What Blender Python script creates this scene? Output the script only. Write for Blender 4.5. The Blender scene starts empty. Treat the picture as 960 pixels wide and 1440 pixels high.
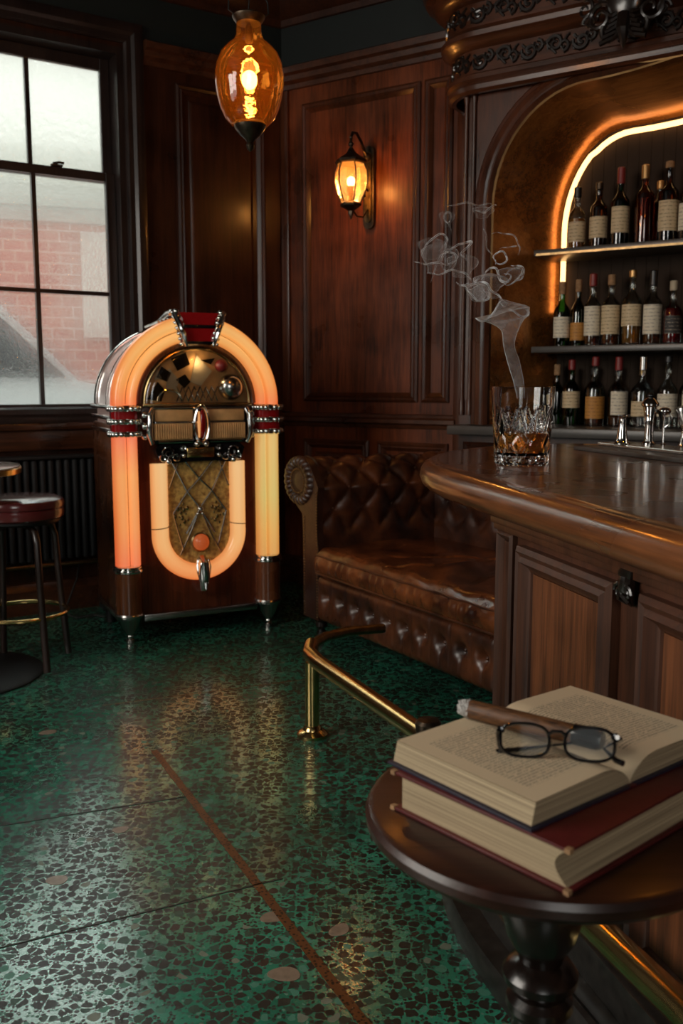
import bpy, bmesh, math, random
from mathutils import Vector, Matrix
R = random.Random(7)
PI = math.pi
rad = math.radians
sc = bpy.context.scene
C = sc.collection

# ------------------------------------------------------------------ camera
cam = bpy.data.cameras.new('camera')
co = bpy.data.objects.new('camera', cam); C.objects.link(co)
co.location = (0, 0, 1.2)
co.rotation_euler = (rad(90) - math.atan(180 / 1300), 0, 0)
cam.sensor_fit = 'VERTICAL'; cam.sensor_height = 36; cam.lens = 1300 / 1440 * 36
cam.clip_start = 0.05; cam.clip_end = 200
cam.dof.use_dof = True; cam.dof.focus_distance = 2.15; cam.dof.aperture_fstop = 5.6
sc.camera = co

# ------------------------------------------------------------------ world, lights, exposure
sc.view_settings.view_transform = 'Standard'
sc.view_settings.look = 'None'
sc.view_settings.exposure = 0.0
sc.view_settings.gamma = 1.0
sc.view_settings.use_curve_mapping = False
w = bpy.data.worlds.new('overcast_sky'); sc.world = w; w.use_nodes = True
bg = w.node_tree.nodes['Background']
bg.inputs[0].default_value = (0.90, 0.91, 0.87, 1); bg.inputs[1].default_value = 2.5
sc.cycles.use_denoising = True
sc.cycles.max_bounces = 10
sc.cycles.transparent_max_bounces = 24
sc.cycles.sample_clamp_indirect = 4.0
sc.cycles.caustics_refractive = True
sc.cycles.caustics_reflective = False


def area(name, loc, target, sx, sy, power, col):
    l = bpy.data.lights.new(name, 'AREA'); l.shape = 'RECTANGLE'; l.size = sx; l.size_y = sy
    l.energy = power; l.color = col
    o = bpy.data.objects.new(name, l); C.objects.link(o); o.location = loc
    o.rotation_euler = (Vector(target) - Vector(loc)).to_track_quat('-Z', 'Y').to_euler()
    return o


def point(name, loc, power, col, r=0.03):
    l = bpy.data.lights.new(name, 'POINT'); l.energy = power; l.color = col; l.shadow_soft_size = r
    o = bpy.data.objects.new(name, l); C.objects.link(o); o.location = loc
    return o


area('daylight_street_window', (-2.75, 6.9, 4.6), (-1.2, 4.6, 0.9), 2.6, 1.6, 260, (0.84, 0.92, 0.92))
area('daylight_side_window', (-3.45, 0.6, 2.35), (0.3, 1.7, 0.85), 2.2, 1.9, 95, (1.0, 0.92, 0.81))
area('front_fill', (0.2, -2.95, 2.5), (0.5, 2.5, 1.0), 1.6, 1.4, 28, (0.95, 0.93, 0.88))  # added fill behind the camera, brings highlights to counter edge and cushion

# ------------------------------------------------------------------ materials
MATS = {}


def newmat(name):
    m = bpy.data.materials.new(name); m.use_nodes = True
    nt = m.node_tree
    return m, nt, nt.nodes['Principled BSDF'], nt.nodes['Material Output']


def N(nt, t, **k):
    n = nt.nodes.new(t)
    for a, b in k.items():
        if a.startswith('i_'):
            n.inputs[a[2:].replace('_', ' ')].default_value = b
        else:
            setattr(n, a, b)
    return n


def ramp(nt, stops, src=None, interp='LINEAR'):
    r = nt.nodes.new('ShaderNodeValToRGB'); e = r.color_ramp.elements
    r.color_ramp.interpolation = interp
    while len(e) < len(stops): e.new(0.5)
    for i, (p_, c) in enumerate(stops):
        e[i].position = p_; e[i].color = (c[0], c[1], c[2], 1) if len(c) == 3 else c
    if src is not None: nt.links.new(src, r.inputs[0])
    return r


def coords(nt, scale=(1, 1, 1), kind='Object'):
    tc = nt.nodes.new('ShaderNodeTexCoord'); mp = nt.nodes.new('ShaderNodeMapping')
    mp.inputs['Scale'].default_value = scale
    nt.links.new(tc.outputs[kind], mp.inputs[0])
    return mp.outputs[0]


def bump(nt, b, src, strength=0.3, dist=0.01):
    n = nt.nodes.new('ShaderNodeBump'); n.inputs['Strength'].default_value = strength
    n.inputs['Distance'].default_value = dist
    nt.links.new(src, n.inputs['Height']); nt.links.new(n.outputs[0], b.inputs['Normal'])
    return n


def plain(name, col, rough=0.5, metal=0.0, coat=0.0, spec=0.5, nscale=0, nstr=0.0, vary=0.0):
    m, nt, b, o = newmat(name)
    b.inputs['Roughness'].default_value = rough; b.inputs['Metallic'].default_value = metal
    b.inputs['Coat Weight'].default_value = coat; b.inputs['Coat Roughness'].default_value = 0.15
    b.inputs['Specular IOR Level'].default_value = spec
    v = coords(nt)
    n = N(nt, 'ShaderNodeTexNoise'); n.inputs['Scale'].default_value = nscale or 14; n.inputs['Detail'].default_value = 5
    nt.links.new(v, n.inputs['Vector'])
    k = vary or 0.12
    r = ramp(nt, [(0.3, [c * (1 - k) for c in col]), (0.7, [min(1, c * (1 + k)) for c in col])], n.outputs['Fac'])
    nt.links.new(r.outputs[0], b.inputs['Base Color'])
    if nstr: bump(nt, b, n.outputs['Fac'], nstr, 0.004)
    MATS[name] = m
    return m


def wood(name, c0, c1, axis=2, rough=0.32, coat=0.4, scale=1.0, coatr=0.18, spec=0.4):
    m, nt, b, o = newmat(name); b.inputs['Specular IOR Level'].default_value = spec
    s = [14 * scale] * 3; s[axis] = 0.9 * scale
    v = coords(nt, s)
    n1 = N(nt, 'ShaderNodeTexNoise'); n1.inputs['Scale'].default_value = 2.2; n1.inputs['Detail'].default_value = 8
    n1.inputs['Roughness'].default_value = 0.65; n1.inputs['Distortion'].default_value = 0.6
    nt.links.new(v, n1.inputs['Vector'])
    s2 = [90 * scale] * 3; s2[axis] = 3 * scale
    v2 = coords(nt, s2)
    n2 = N(nt, 'ShaderNodeTexNoise'); n2.inputs['Scale'].default_value = 2.0; n2.inputs['Detail'].default_value = 4
    nt.links.new(v2, n2.inputs['Vector'])
    v3 = coords(nt, (1.3, 1.3, 1.3))
    n3 = N(nt, 'ShaderNodeTexNoise'); n3.inputs['Scale'].default_value = 2.4; n3.inputs['Detail'].default_value = 3
    nt.links.new(v3, n3.inputs['Vector'])
    mx = N(nt, 'ShaderNodeMix', data_type='FLOAT'); mx.inputs[0].default_value = 0.38
    nt.links.new(n1.outputs['Fac'], mx.inputs[2]); nt.links.new(n2.outputs['Fac'], mx.inputs[3])
    mx2 = N(nt, 'ShaderNodeMix', data_type='FLOAT'); mx2.inputs[0].default_value = 0.35
    nt.links.new(mx.outputs[0], mx2.inputs[2]); nt.links.new(n3.outputs['Fac'], mx2.inputs[3])
    mid = [(a + c) / 2 for a, c in zip(c0, c1)]
    r = ramp(nt, [(0.40, c0), (0.5, mid), (0.60, c1)], mx2.outputs[0])
    nt.links.new(r.outputs[0], b.inputs['Base Color'])
    b.inputs['Roughness'].default_value = rough
    b.inputs['Coat Weight'].default_value = coat; b.inputs['Coat Roughness'].default_value = coatr
    rr = ramp(nt, [(0.3, (rough * 0.8,) * 3), (0.75, (min(1, rough * 1.5),) * 3)], n3.outputs['Fac'])
    nt.links.new(rr.outputs[0], b.inputs['Roughness'])
    bump(nt, b, n2.outputs['Fac'], 0.12, 0.002)
    MATS[name] = m
    return m


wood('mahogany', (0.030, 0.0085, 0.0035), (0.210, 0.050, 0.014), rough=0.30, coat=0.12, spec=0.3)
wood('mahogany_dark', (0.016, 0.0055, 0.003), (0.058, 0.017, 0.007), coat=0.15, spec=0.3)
wood('mahogany_trim', (0.028, 0.0095, 0.004), (0.105, 0.030, 0.011), rough=0.30, coat=0.2)
wood('mahogany_trim_x', (0.028, 0.0095, 0.004), (0.105, 0.033, 0.013), axis=0, rough=0.28)
wood('bar_panel', (0.028, 0.010, 0.005), (0.190, 0.062, 0.022), rough=0.40, coat=0.08)
wood('bar_frame', (0.020, 0.007, 0.004), (0.090, 0.030, 0.013), rough=0.40, coat=0.08)
wood('counter_wood', (0.040, 0.013, 0.006), (0.230, 0.078, 0.026), axis=0, rough=0.26, coat=0.7, coatr=0.13)
wood('window_casing', (0.012, 0.007, 0.006), (0.035, 0.019, 0.015), rough=0.35)
wood('jukebox_wood', (0.055, 0.016, 0.006), (0.20, 0.062, 0.020), rough=0.25, coat=0.6, coatr=0.08)
wood('jukebox_dark_wood', (0.045, 0.010, 0.004), (0.150, 0.034, 0.012), rough=0.25, coat=0.6, coatr=0.08)
nc = wood('niche_copper_wood', (0.26, 0.090, 0.022), (0.60, 0.25, 0.065), axis=0, rough=0.24, coat=0.3, coatr=0.15)
nc.node_tree.nodes['Principled BSDF'].inputs['Metallic'].default_value = 0.7
wood('table_wood', (0.014, 0.005, 0.003), (0.042, 0.013, 0.008), axis=0, rough=0.30, coat=0.25, coatr=0.2)
wood('ebony', (0.007, 0.004, 0.003), (0.020, 0.010, 0.007), rough=0.25, coat=0.4)
wood('stool_wood', (0.010, 0.006, 0.005), (0.028, 0.013, 0.009), rough=0.35)
plain('carved_wood', (0.012, 0.007, 0.005), 0.28, coat=0.5, nscale=30, nstr=0.2)
plain('chrome', (0.80, 0.79, 0.77), 0.09, 1.0, vary=0.04)
plain('dull_chrome', (0.50, 0.49, 0.47), 0.22, 1.0, vary=0.1)
plain('brass', (0.72, 0.50, 0.20), 0.20, 1.0, vary=0.15)
plain('aged_brass', (0.24, 0.16, 0.075), 0.32, 1.0, nscale=40, vary=0.35)
plain('dark_bronze', (0.075, 0.055, 0.038), 0.36, 0.9, nscale=40, vary=0.4)
plain('iron', (0.016, 0.016, 0.016), 0.45, 0.6)
plain('matt_black', (0.008, 0.008, 0.009), 0.6)
plain('gloss_black', (0.006, 0.006, 0.007), 0.12, coat=0.6)
plain('rubber', (0.02, 0.018, 0.017), 0.7)
plain('ceiling_paint', (0.012, 0.011, 0.010), 0.7)
plain('green_paint', (0.0035, 0.0075, 0.0065), 0.65, nscale=6, vary=0.2)
plain('plaster_dark', (0.02, 0.018, 0.015), 0.8)
plain('niche_board', (0.030, 0.018, 0.011), 0.7, spec=0.15)
plain('red_lacquer', (0.32, 0.006, 0.008), 0.12, coat=0.8)
plain('red_vinyl', (0.12, 0.020, 0.020), 0.22, coat=0.5)
plain('gold_panel', (0.98, 0.40, 0.11), 0.45, 0.2, nscale=60, nstr=0.9, vary=0.6)
plain('gold_satin', (0.68, 0.38, 0.15), 0.55, 0.1, vary=0.25)
plain('gold_plain', (0.68, 0.48, 0.22), 0.25, 1.0)
plain('grey_slate', (0.075, 0.07, 0.065), 0.35, 0.2)
plain('label_cream', (0.50, 0.42, 0.29), 0.6)
plain('cork', (0.34, 0.19, 0.09), 0.8, nscale=60, vary=0.3)
plain('wax_red', (0.22, 0.02, 0.018), 0.4)
plain('cap_black', (0.012, 0.012, 0.012), 0.3)
plain('cap_gold', (0.50, 0.30, 0.12), 0.35, 0.8)
plain('book_red', (0.090, 0.010, 0.010), 0.42, nscale=90, nstr=0.1)
plain('book_navy', (0.018, 0.016, 0.032), 0.45, nscale=90, nstr=0.1)
plain('concrete', (0.42, 0.41, 0.38), 0.9, nscale=10, vary=0.12)
plain('pale_stone', (0.62, 0.62, 0.58), 0.8)
plain('asphalt', (0.10, 0.10, 0.10), 0.8)
plain('car_white', (0.70, 0.73, 0.74), 0.2, coat=0.8)
plain('car_glass', (0.02, 0.025, 0.03), 0.05)
plain('ash', (0.42, 0.40, 0.38), 0.95, nscale=260, nstr=1.0, vary=0.5)
plain('stone_beige', (0.24, 0.18, 0.13), 0.35, nscale=60, vary=0.2)
plain('joint_dark', (0.02, 0.02, 0.015), 0.5)
plain('table_marble', (0.55, 0.58, 0.58), 0.12)
plain('mirror_dark', (0.10, 0.065, 0.035), 0.12, 0.9)
plain('tray_steel', (0.55, 0.53, 0.50), 0.25, 1.0)
plain('plinth_paint', (0.018, 0.016, 0.014), 0.33, nscale=50, vary=0.5, nstr=0.1)


def leather(name, c0, c1, rough=0.33):
    m, nt, b, o = newmat(name)
    v = coords(nt)
    n = N(nt, 'ShaderNodeTexNoise'); n.inputs['Scale'].default_value = 5.5; n.inputs['Detail'].default_value = 7
    n.inputs['Roughness'].default_value = 0.62
    nt.links.new(v, n.inputs['Vector'])
    r = ramp(nt, [(0.36, c0), (0.52, [(a + c) * 0.42 for a, c in zip(c0, c1)]), (0.68, c1)], n.outputs['Fac'])
    nt.links.new(r.outputs[0], b.inputs['Base Color'])
    vo = N(nt, 'ShaderNodeTexVoronoi'); vo.inputs['Scale'].default_value = 210
    nt.links.new(v, vo.inputs['Vector'])
    n2 = N(nt, 'ShaderNodeTexNoise'); n2.inputs['Scale'].default_value = 13; n2.inputs['Detail'].default_value = 6
    n2.inputs['Distortion'].default_value = 1.5
    nt.links.new(v, n2.inputs['Vector'])
    b1 = bump(nt, b, vo.outputs['Distance'], 0.10, 0.0015)
    b2 = nt.nodes.new('ShaderNodeBump'); b2.inputs['Strength'].default_value = 0.22; b2.inputs['Distance'].default_value = 0.008
    nt.links.new(n2.outputs['Fac'], b2.inputs['Height']); nt.links.new(b2.outputs[0], b1.inputs['Normal'])
    rr = ramp(nt, [(0.3, (rough * 0.8,) * 3), (0.7, (rough * 1.35,) * 3)], n2.outputs['Fac'])
    nt.links.new(rr.outputs[0], b.inputs['Roughness'])
    b.inputs['Coat Weight'].default_value = 0.25; b.inputs['Coat Roughness'].default_value = 0.25
    MATS[name] = m


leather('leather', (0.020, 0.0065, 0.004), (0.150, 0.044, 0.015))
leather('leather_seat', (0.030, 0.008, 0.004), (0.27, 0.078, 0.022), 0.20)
leather('leather_shaded', (0.016, 0.005, 0.003), (0.055, 0.016, 0.006), 0.42)  # same leather darkened: shade put into the colour of the arm fronts


E2 = [(0.0, (.80, .50, .35)), (.14, (.97, .88, .80)), (.28, (1, 1, 1)), (.42, (.95, .86, .78)), (.46, (.80, .62, .48)), (.52, (.97, .90, .82)), (.70, (1, 1, 1)), (.86, (.96, .80, .66)), (1.0, (.78, .40, .26))]
E1 = [(0.0, (.80, .55, .40)), (.2, (.97, .92, .85)), (.45, (1, 1, 1)), (.8, (.96, .86, .76)), (1.0, (.80, .50, .34))]


def emit(name, stops, strength, axis='Z', lo=0.0, hi=1.0, noise=0.0, edge=None, edge_stops=E2):
    """a glowing plastic: the emission colour runs along one axis of the object"""
    m, nt, b, o = newmat(name)
    tc = nt.nodes.new('ShaderNodeTexCoord'); sp = nt.nodes.new('ShaderNodeSeparateXYZ')
    nt.links.new(tc.outputs['Object'], sp.inputs[0])
    mr = nt.nodes.new('ShaderNodeMapRange'); mr.inputs[1].default_value = lo; mr.inputs[2].default_value = hi
    nt.links.new(sp.outputs[axis], mr.inputs[0])
    r = ramp(nt, stops, mr.outputs[0])
    b.inputs['Base Color'].default_value = (0.25, 0.16, 0.08, 1)
    b.inputs['Roughness'].default_value = 0.2
    if edge:      # the glow colour is deeper along both rims of the tube
        zc, sgn_, r0, r1 = edge
        def mth(op, a, c=None):
            q = N(nt, 'ShaderNodeMath', operation=op)
            for i, x in enumerate((a, c)):
                if x is None: continue
                if isinstance(x, (int, float)): q.inputs[i].default_value = x
                else: nt.links.new(x, q.inputs[i])
            return q.outputs[0]
        dz = mth('MAXIMUM', mth('MULTIPLY', mth('SUBTRACT', sp.outputs['Z'], zc), sgn_), 0.0)
        rr = mth('SQRT', mth('ADD', mth('MULTIPLY', sp.outputs['X'], sp.outputs['X']), mth('MULTIPLY', dz, dz)))
        e2 = N(nt, 'ShaderNodeMapRange'); e2.inputs[1].default_value = r0; e2.inputs[2].default_value = r1
        nt.links.new(rr, e2.inputs[0])
        k = ramp(nt, edge_stops, e2.outputs[0])
        mm = N(nt, 'ShaderNodeMix', data_type='RGBA', blend_type='MULTIPLY'); mm.inputs[0].default_value = 1.0
        nt.links.new(r.outputs[0], mm.inputs[6]); nt.links.new(k.outputs[0], mm.inputs[7])
        nt.links.new(mm.outputs[2], b.inputs['Emission Color'])
    else:
        nt.links.new(r.outputs[0], b.inputs['Emission Color'])
    b.inputs['Emission Strength'].default_value = strength
    MATS[name] = m


emit('tube_arch', [(0.0, (0.95, 0.22, 0.08)), (0.25, (0.98, 0.38, 0.11)), (0.6, (0.98, 0.47, 0.14)), (1.0, (0.98, 0.52, 0.17))], 0.84, 'Z', 1.10, 1.5, edge=(1.11, 1, .287, .403))
emit('tube_pink', [(0.0, (0.95, 0.22, 0.10)), (0.3, (0.98, 0.36, 0.12)), (0.7, (0.98, 0.40, 0.13)), (1.0, (0.95, 0.22, 0.12))], 0.84, 'Z', 0.36, 0.97, edge=(1.11, 1, .287, .403))
emit('tube_yellow', [(0.0, (0.85, 0.42, 0.12)), (0.2, (0.9, 0.50, 0.14)), (0.5, (0.80, 0.62, 0.20)), (1.0, (0.92, 0.62, 0.22))], 0.74, 'Z', 0.36, 0.97, edge=(1.11, 1, .287, .403))
emit('tube_cream', [(0.0, (0.98, 0.32, 0.10)), (0.3, (0.98, 0.50, 0.19)), (1.0, (0.96, 0.58, 0.26))], 0.82, 'Z', 0.28, 0.83, edge=(.50, -1, .150, .230), edge_stops=E1)
emit('led_light', [(0, (1.0, 0.54, 0.20)), (1, (1.0, 0.54, 0.20))], 3.6)
emit('bulb_glow', [(0, (1.0, 0.66, 0.30)), (1, (1.0, 0.66, 0.30))], 16.0)
emit('gem_glow', [(0, (0.8, 0.09, 0.01)), (1, (1.0, 0.13, 0.02))], 0.34)


def clear(name, tint, gloss=0.06, rough=0.03, body=None, bodyfac=0.0, bumpscale=0, bstr=0.3, refr=0.0, ior=1.45, emis=None):
    """thin clear material: transparent with a fresnel gloss, optional diffuse body (frosting / liquid) and refraction"""
    m = bpy.data.materials.new(name); m.use_nodes = True; nt = m.node_tree
    nt.nodes.remove(nt.nodes['Principled BSDF']); out = nt.nodes['Material Output']
    tr = N(nt, 'ShaderNodeBsdfTransparent'); tr.inputs[0].default_value = (*tint, 1)
    gl = N(nt, 'ShaderNodeBsdfGlossy'); gl.inputs['Roughness'].default_value = rough
    gl.inputs['Color'].default_value = (0.95, 0.95, 0.95, 1)
    cur = tr.outputs[0]
    v = coords(nt)
    bn = None
    if bumpscale:
        n = N(nt, 'ShaderNodeTexNoise'); n.inputs['Scale'].default_value = bumpscale; n.inputs['Detail'].default_value = 3
        nt.links.new(v, n.inputs['Vector'])
        bn = N(nt, 'ShaderNodeBump'); bn.inputs['Strength'].default_value = bstr; bn.inputs['Distance'].default_value = 0.01
        nt.links.new(n.outputs['Fac'], bn.inputs['Height'])
        nt.links.new(bn.outputs[0], gl.inputs['Normal'])
    if refr:
        rf = N(nt, 'ShaderNodeBsdfRefraction'); rf.inputs['Color'].default_value = (*tint, 1)
        rf.inputs['Roughness'].default_value = 0.12; rf.inputs['IOR'].default_value = 1.15
        if bn: nt.links.new(bn.outputs[0], rf.inputs['Normal'])
        mx = N(nt, 'ShaderNodeMixShader'); mx.inputs[0].default_value = refr
        nt.links.new(cur, mx.inputs[1]); nt.links.new(rf.outputs[0], mx.inputs[2]); cur = mx.outputs[0]
    if bodyfac:
        df = N(nt, 'ShaderNodeBsdfDiffuse'); df.inputs[0].default_value = (*body, 1)
        tl = N(nt, 'ShaderNodeBsdfTranslucent'); tl.inputs[0].default_value = (*body, 1)
        ad = N(nt, 'ShaderNodeMixShader'); ad.inputs[0].default_value = 0.6
        nt.links.new(df.outputs[0], ad.inputs[1]); nt.links.new(tl.outputs[0], ad.inputs[2])
        mx = N(nt, 'ShaderNodeMixShader'); mx.inputs[0].default_value = bodyfac
        nt.links.new(cur, mx.inputs[1]); nt.links.new(ad.outputs[0], mx.inputs[2]); cur = mx.outputs[0]
    fr = N(nt, 'ShaderNodeFresnel'); fr.inputs['IOR'].default_value = ior
    if bn: nt.links.new(bn.outputs[0], fr.inputs['Normal'])
    mm = N(nt, 'ShaderNodeMath', operation='MULTIPLY_ADD'); mm.inputs[1].default_value = 0.9; mm.inputs[2].default_value = gloss
    nt.links.new(fr.outputs[0], mm.inputs[0])
    mx = N(nt, 'ShaderNodeMixShader')
    nt.links.new(mm.outputs[0], mx.inputs[0]); nt.links.new(cur, mx.inputs[1]); nt.links.new(gl.outputs[0], mx.inputs[2])
    nt.links.new(mx.outputs[0], out.inputs[0])
    MATS[name] = m
    return m


clear('pane_frosted', (0.80, 0.82, 0.79), 0.02, 0.2, (0.85, 0.85, 0.80), 0.30, 30, 1.0, 0.6)
clear('pane_rain', (0.88, 0.90, 0.88), 0.02, 0.1, (0.7, 0.72, 0.7), 0.10, 75, 0.6, 0.45)
clear('amber_glass', (0.93, 0.56, 0.18), 0.03, 0.03, (0.60, 0.20, 0.02), 0.05, 28, 0.12)
clear('lantern_glass', (0.97, 0.74, 0.42), 0.02, 0.2, (0.62, 0.27, 0.06), 0.24, 60, 0.5)
clear('bottle_clear', (0.80, 0.82, 0.78), 0.04, 0.02)
clear('bottle_green', (0.05, 0.14, 0.05), 0.05, 0.03)
clear('bottle_brown', (0.34, 0.13, 0.04), 0.05, 0.03)
clear('bottle_rose', (0.60, 0.22, 0.12), 0.05, 0.03)
clear('whisky', (0.72, 0.30, 0.06), 0.02, 0.03, (0.6, 0.2, 0.03), 0.12)
clear('liquor_gold', (0.85, 0.50, 0.14), 0.02, 0.05, (0.9, 0.45, 0.08), 0.40)
clear('liquor_amber', (0.50, 0.18, 0.04), 0.02, 0.05, (0.5, 0.16, 0.03), 0.30)
clear('liquor_red', (0.55, 0.02, 0.02), 0.02, 0.05, (0.6, 0.02, 0.02), 0.4)
clear('lens_glass', (0.93, 0.94, 0.93), 0.004, 0.02, ior=1.12)
clear('lunette_glass', (0.92, 0.90, 0.85), 0.03, 0.03)
clear('jukebox_shell', (0.25, 0.18, 0.17), 0.12, 0.12, (0.80, 0.66, 0.62), 0.8)
m = bpy.data.materials.new('cut_crystal'); m.use_nodes = True; nt = m.node_tree
b = nt.nodes['Principled BSDF']; b.inputs['Transmission Weight'].default_value = 1.0
b.inputs['Roughness'].default_value = 0.01; b.inputs['IOR'].default_value = 1.5
b.inputs['Base Color'].default_value = (0.97, 0.97, 0.96, 1)
MATS['cut_crystal'] = m


def m_floor():
    m, nt, b, o = newmat('green_terrazzo')
    tc = nt.nodes.new('ShaderNodeTexCoord')
    # a warped coordinate gives the chips their uneven outlines
    wn = N(nt, 'ShaderNodeTexNoise'); wn.inputs['Scale'].default_value = 30; wn.inputs['Detail'].default_value = 3
    nt.links.new(tc.outputs['Object'], wn.inputs['Vector'])
    wm = N(nt, 'ShaderNodeVectorMath', operation='MULTIPLY_ADD'); wm.inputs[1].default_value = (0.010, 0.010, 0)
    nt.links.new(wn.outputs['Color'], wm.inputs[0]); nt.links.new(tc.outputs['Object'], wm.inputs[2])

    def layer(scale, edge, keep):
        v1 = N(nt, 'ShaderNodeTexVoronoi', feature='F1', voronoi_dimensions='2D'); v1.inputs['Scale'].default_value = scale
        v2 = N(nt, 'ShaderNodeTexVoronoi', feature='DISTANCE_TO_EDGE', voronoi_dimensions='2D'); v2.inputs['Scale'].default_value = scale
        nt.links.new(wm.outputs[0], v1.inputs['Vector']); nt.links.new(wm.outputs[0], v2.inputs['Vector'])
        g = N(nt, 'ShaderNodeMapRange'); g.inputs[1].default_value = edge; g.inputs[2].default_value = edge + 0.025
        nt.links.new(v2.outputs['Distance'], g.inputs[0])
        s = nt.nodes.new('ShaderNodeSeparateColor'); nt.links.new(v1.outputs['Color'], s.inputs[0])
        k = N(nt, 'ShaderNodeMath', operation='LESS_THAN'); k.inputs[1].default_value = keep
        nt.links.new(s.outputs[0], k.inputs[0])
        rd = N(nt, 'ShaderNodeMath', operation='MULTIPLY_ADD'); rd.inputs[1].default_value = 0.26; rd.inputs[2].default_value = 0.34
        nt.links.new(s.outputs[2], rd.inputs[0])
        inn = N(nt, 'ShaderNodeMath', operation='LESS_THAN')
        nt.links.new(v1.outputs['Distance'], inn.inputs[0]); nt.links.new(rd.outputs[0], inn.inputs[1])
        mu0 = N(nt, 'ShaderNodeMath', operation='MULTIPLY')
        nt.links.new(g.outputs[0], mu0.inputs[0]); nt.links.new(k.outputs[0], mu0.inputs[1])
        mu = N(nt, 'ShaderNodeMath', operation='MULTIPLY')
        nt.links.new(mu0.outputs[0], mu.inputs[0]); nt.links.new(inn.outputs[0], mu.inputs[1])
        return mu.outputs[0], s.outputs[1]
    big, cb = layer(40, 0.06, 0.80)
    small, cs = layer(110, 0.08, 0.62)
    base_n = N(nt, 'ShaderNodeTexNoise'); base_n.inputs['Scale'].default_value = 3.5; base_n.inputs['Detail'].default_value = 6
    nt.links.new(tc.outputs['Object'], base_n.inputs['Vector'])
    base = ramp(nt, [(0.3, (0.012, 0.150, 0.092)), (0.7, (0.036, 0.300, 0.185))], base_n.outputs['Fac'])
    chips = ramp(nt, [(0.0, (0.006, 0.008, 0.006)), (0.66, (0.010, 0.016, 0.012)), (0.76, (0.026, 0.013, 0.008)), (0.80, (0.012, 0.06, 0.038)), (0.90, (0.05, 0.22, 0.15)), (0.97, (0.16, 0.19, 0.14))], cb, 'CONSTANT')
    chips2 = ramp(nt, [(0.0, (0.006, 0.008, 0.006)), (0.70, (0.020, 0.012, 0.008)), (0.78, (0.010, 0.10, 0.065)), (0.93, (0.08, 0.24, 0.17))], cs, 'CONSTANT')
    m1 = N(nt, 'ShaderNodeMix', data_type='RGBA'); nt.links.new(small, m1.inputs[0])
    nt.links.new(base.outputs[0], m1.inputs[6]); nt.links.new(chips2.outputs[0], m1.inputs[7])
    m2 = N(nt, 'ShaderNodeMix', data_type='RGBA'); nt.links.new(big, m2.inputs[0])
    nt.links.new(m1.outputs[2], m2.inputs[6]); nt.links.new(chips.outputs[0], m2.inputs[7])
    # worn dirt
    dn = N(nt, 'ShaderNodeTexNoise'); dn.inputs['Scale'].default_value = 1.6; dn.inputs['Detail'].default_value = 5
    nt.links.new(tc.outputs['Object'], dn.inputs['Vector'])
    dr = ramp(nt, [(0.42, (0, 0, 0)), (0.75, (0.4, 0.4, 0.4))], dn.outputs['Fac'])
    m3 = N(nt, 'ShaderNodeMix', data_type='RGBA'); nt.links.new(dr.outputs[0], m3.inputs[0])
    nt.links.new(m2.outputs[2], m3.inputs[6]); m3.inputs[7].default_value = (0.022, 0.022, 0.014, 1)
    nt.links.new(m3.outputs[2], b.inputs['Base Color'])
    # chips are duller than the polished binder
    mx = N(nt, 'ShaderNodeMath', operation='MAXIMUM'); nt.links.new(big, mx.inputs[0]); nt.links.new(small, mx.inputs[1])
    rr = ramp(nt, [(0, (0.22, 0.22, 0.22)), (1, (0.48, 0.48, 0.48))], mx.outputs[0])
    nt.links.new(rr.outputs[0], b.inputs['Roughness'])
    b.inputs['Specular IOR Level'].default_value = 0.6
    b.inputs['Coat Roughness'].default_value = 0.15
    cw = ramp(nt, [(0, (0.85,) * 3), (1, (0.12,) * 3)], mx.outputs[0]); nt.links.new(cw.outputs[0], b.inputs['Coat Weight'])
    bump(nt, b, mx.outputs[0], -0.25, 0.001)
    MATS['green_terrazzo'] = m


m_floor()


def m_brick():
    m, nt, b, o = newmat('red_brick')
    v = coords(nt)
    sp = nt.nodes.new('ShaderNodeSeparateXYZ'); cb = nt.nodes.new('ShaderNodeCombineXYZ')
    nt.links.new(v, sp.inputs[0]); nt.links.new(sp.outputs['X'], cb.inputs['X']); nt.links.new(sp.outputs['Z'], cb.inputs['Y'])
    br = N(nt, 'ShaderNodeTexBrick'); br.inputs['Scale'].default_value = 2.2
    br.inputs['Color1'].default_value = (0.40, 0.105, 0.075, 1); br.inputs['Color2'].default_value = (0.50, 0.165, 0.12, 1)
    br.inputs['Mortar'].default_value = (0.62, 0.50, 0.44, 1); br.inputs['Mortar Size'].default_value = 0.018
    nt.links.new(cb.outputs[0], br.inputs['Vector'])
    nt.links.new(br.outputs['Color'], b.inputs['Base Color']); b.inputs['Roughness'].default_value = 0.9
    MATS['red_brick'] = m


m_brick()


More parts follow.
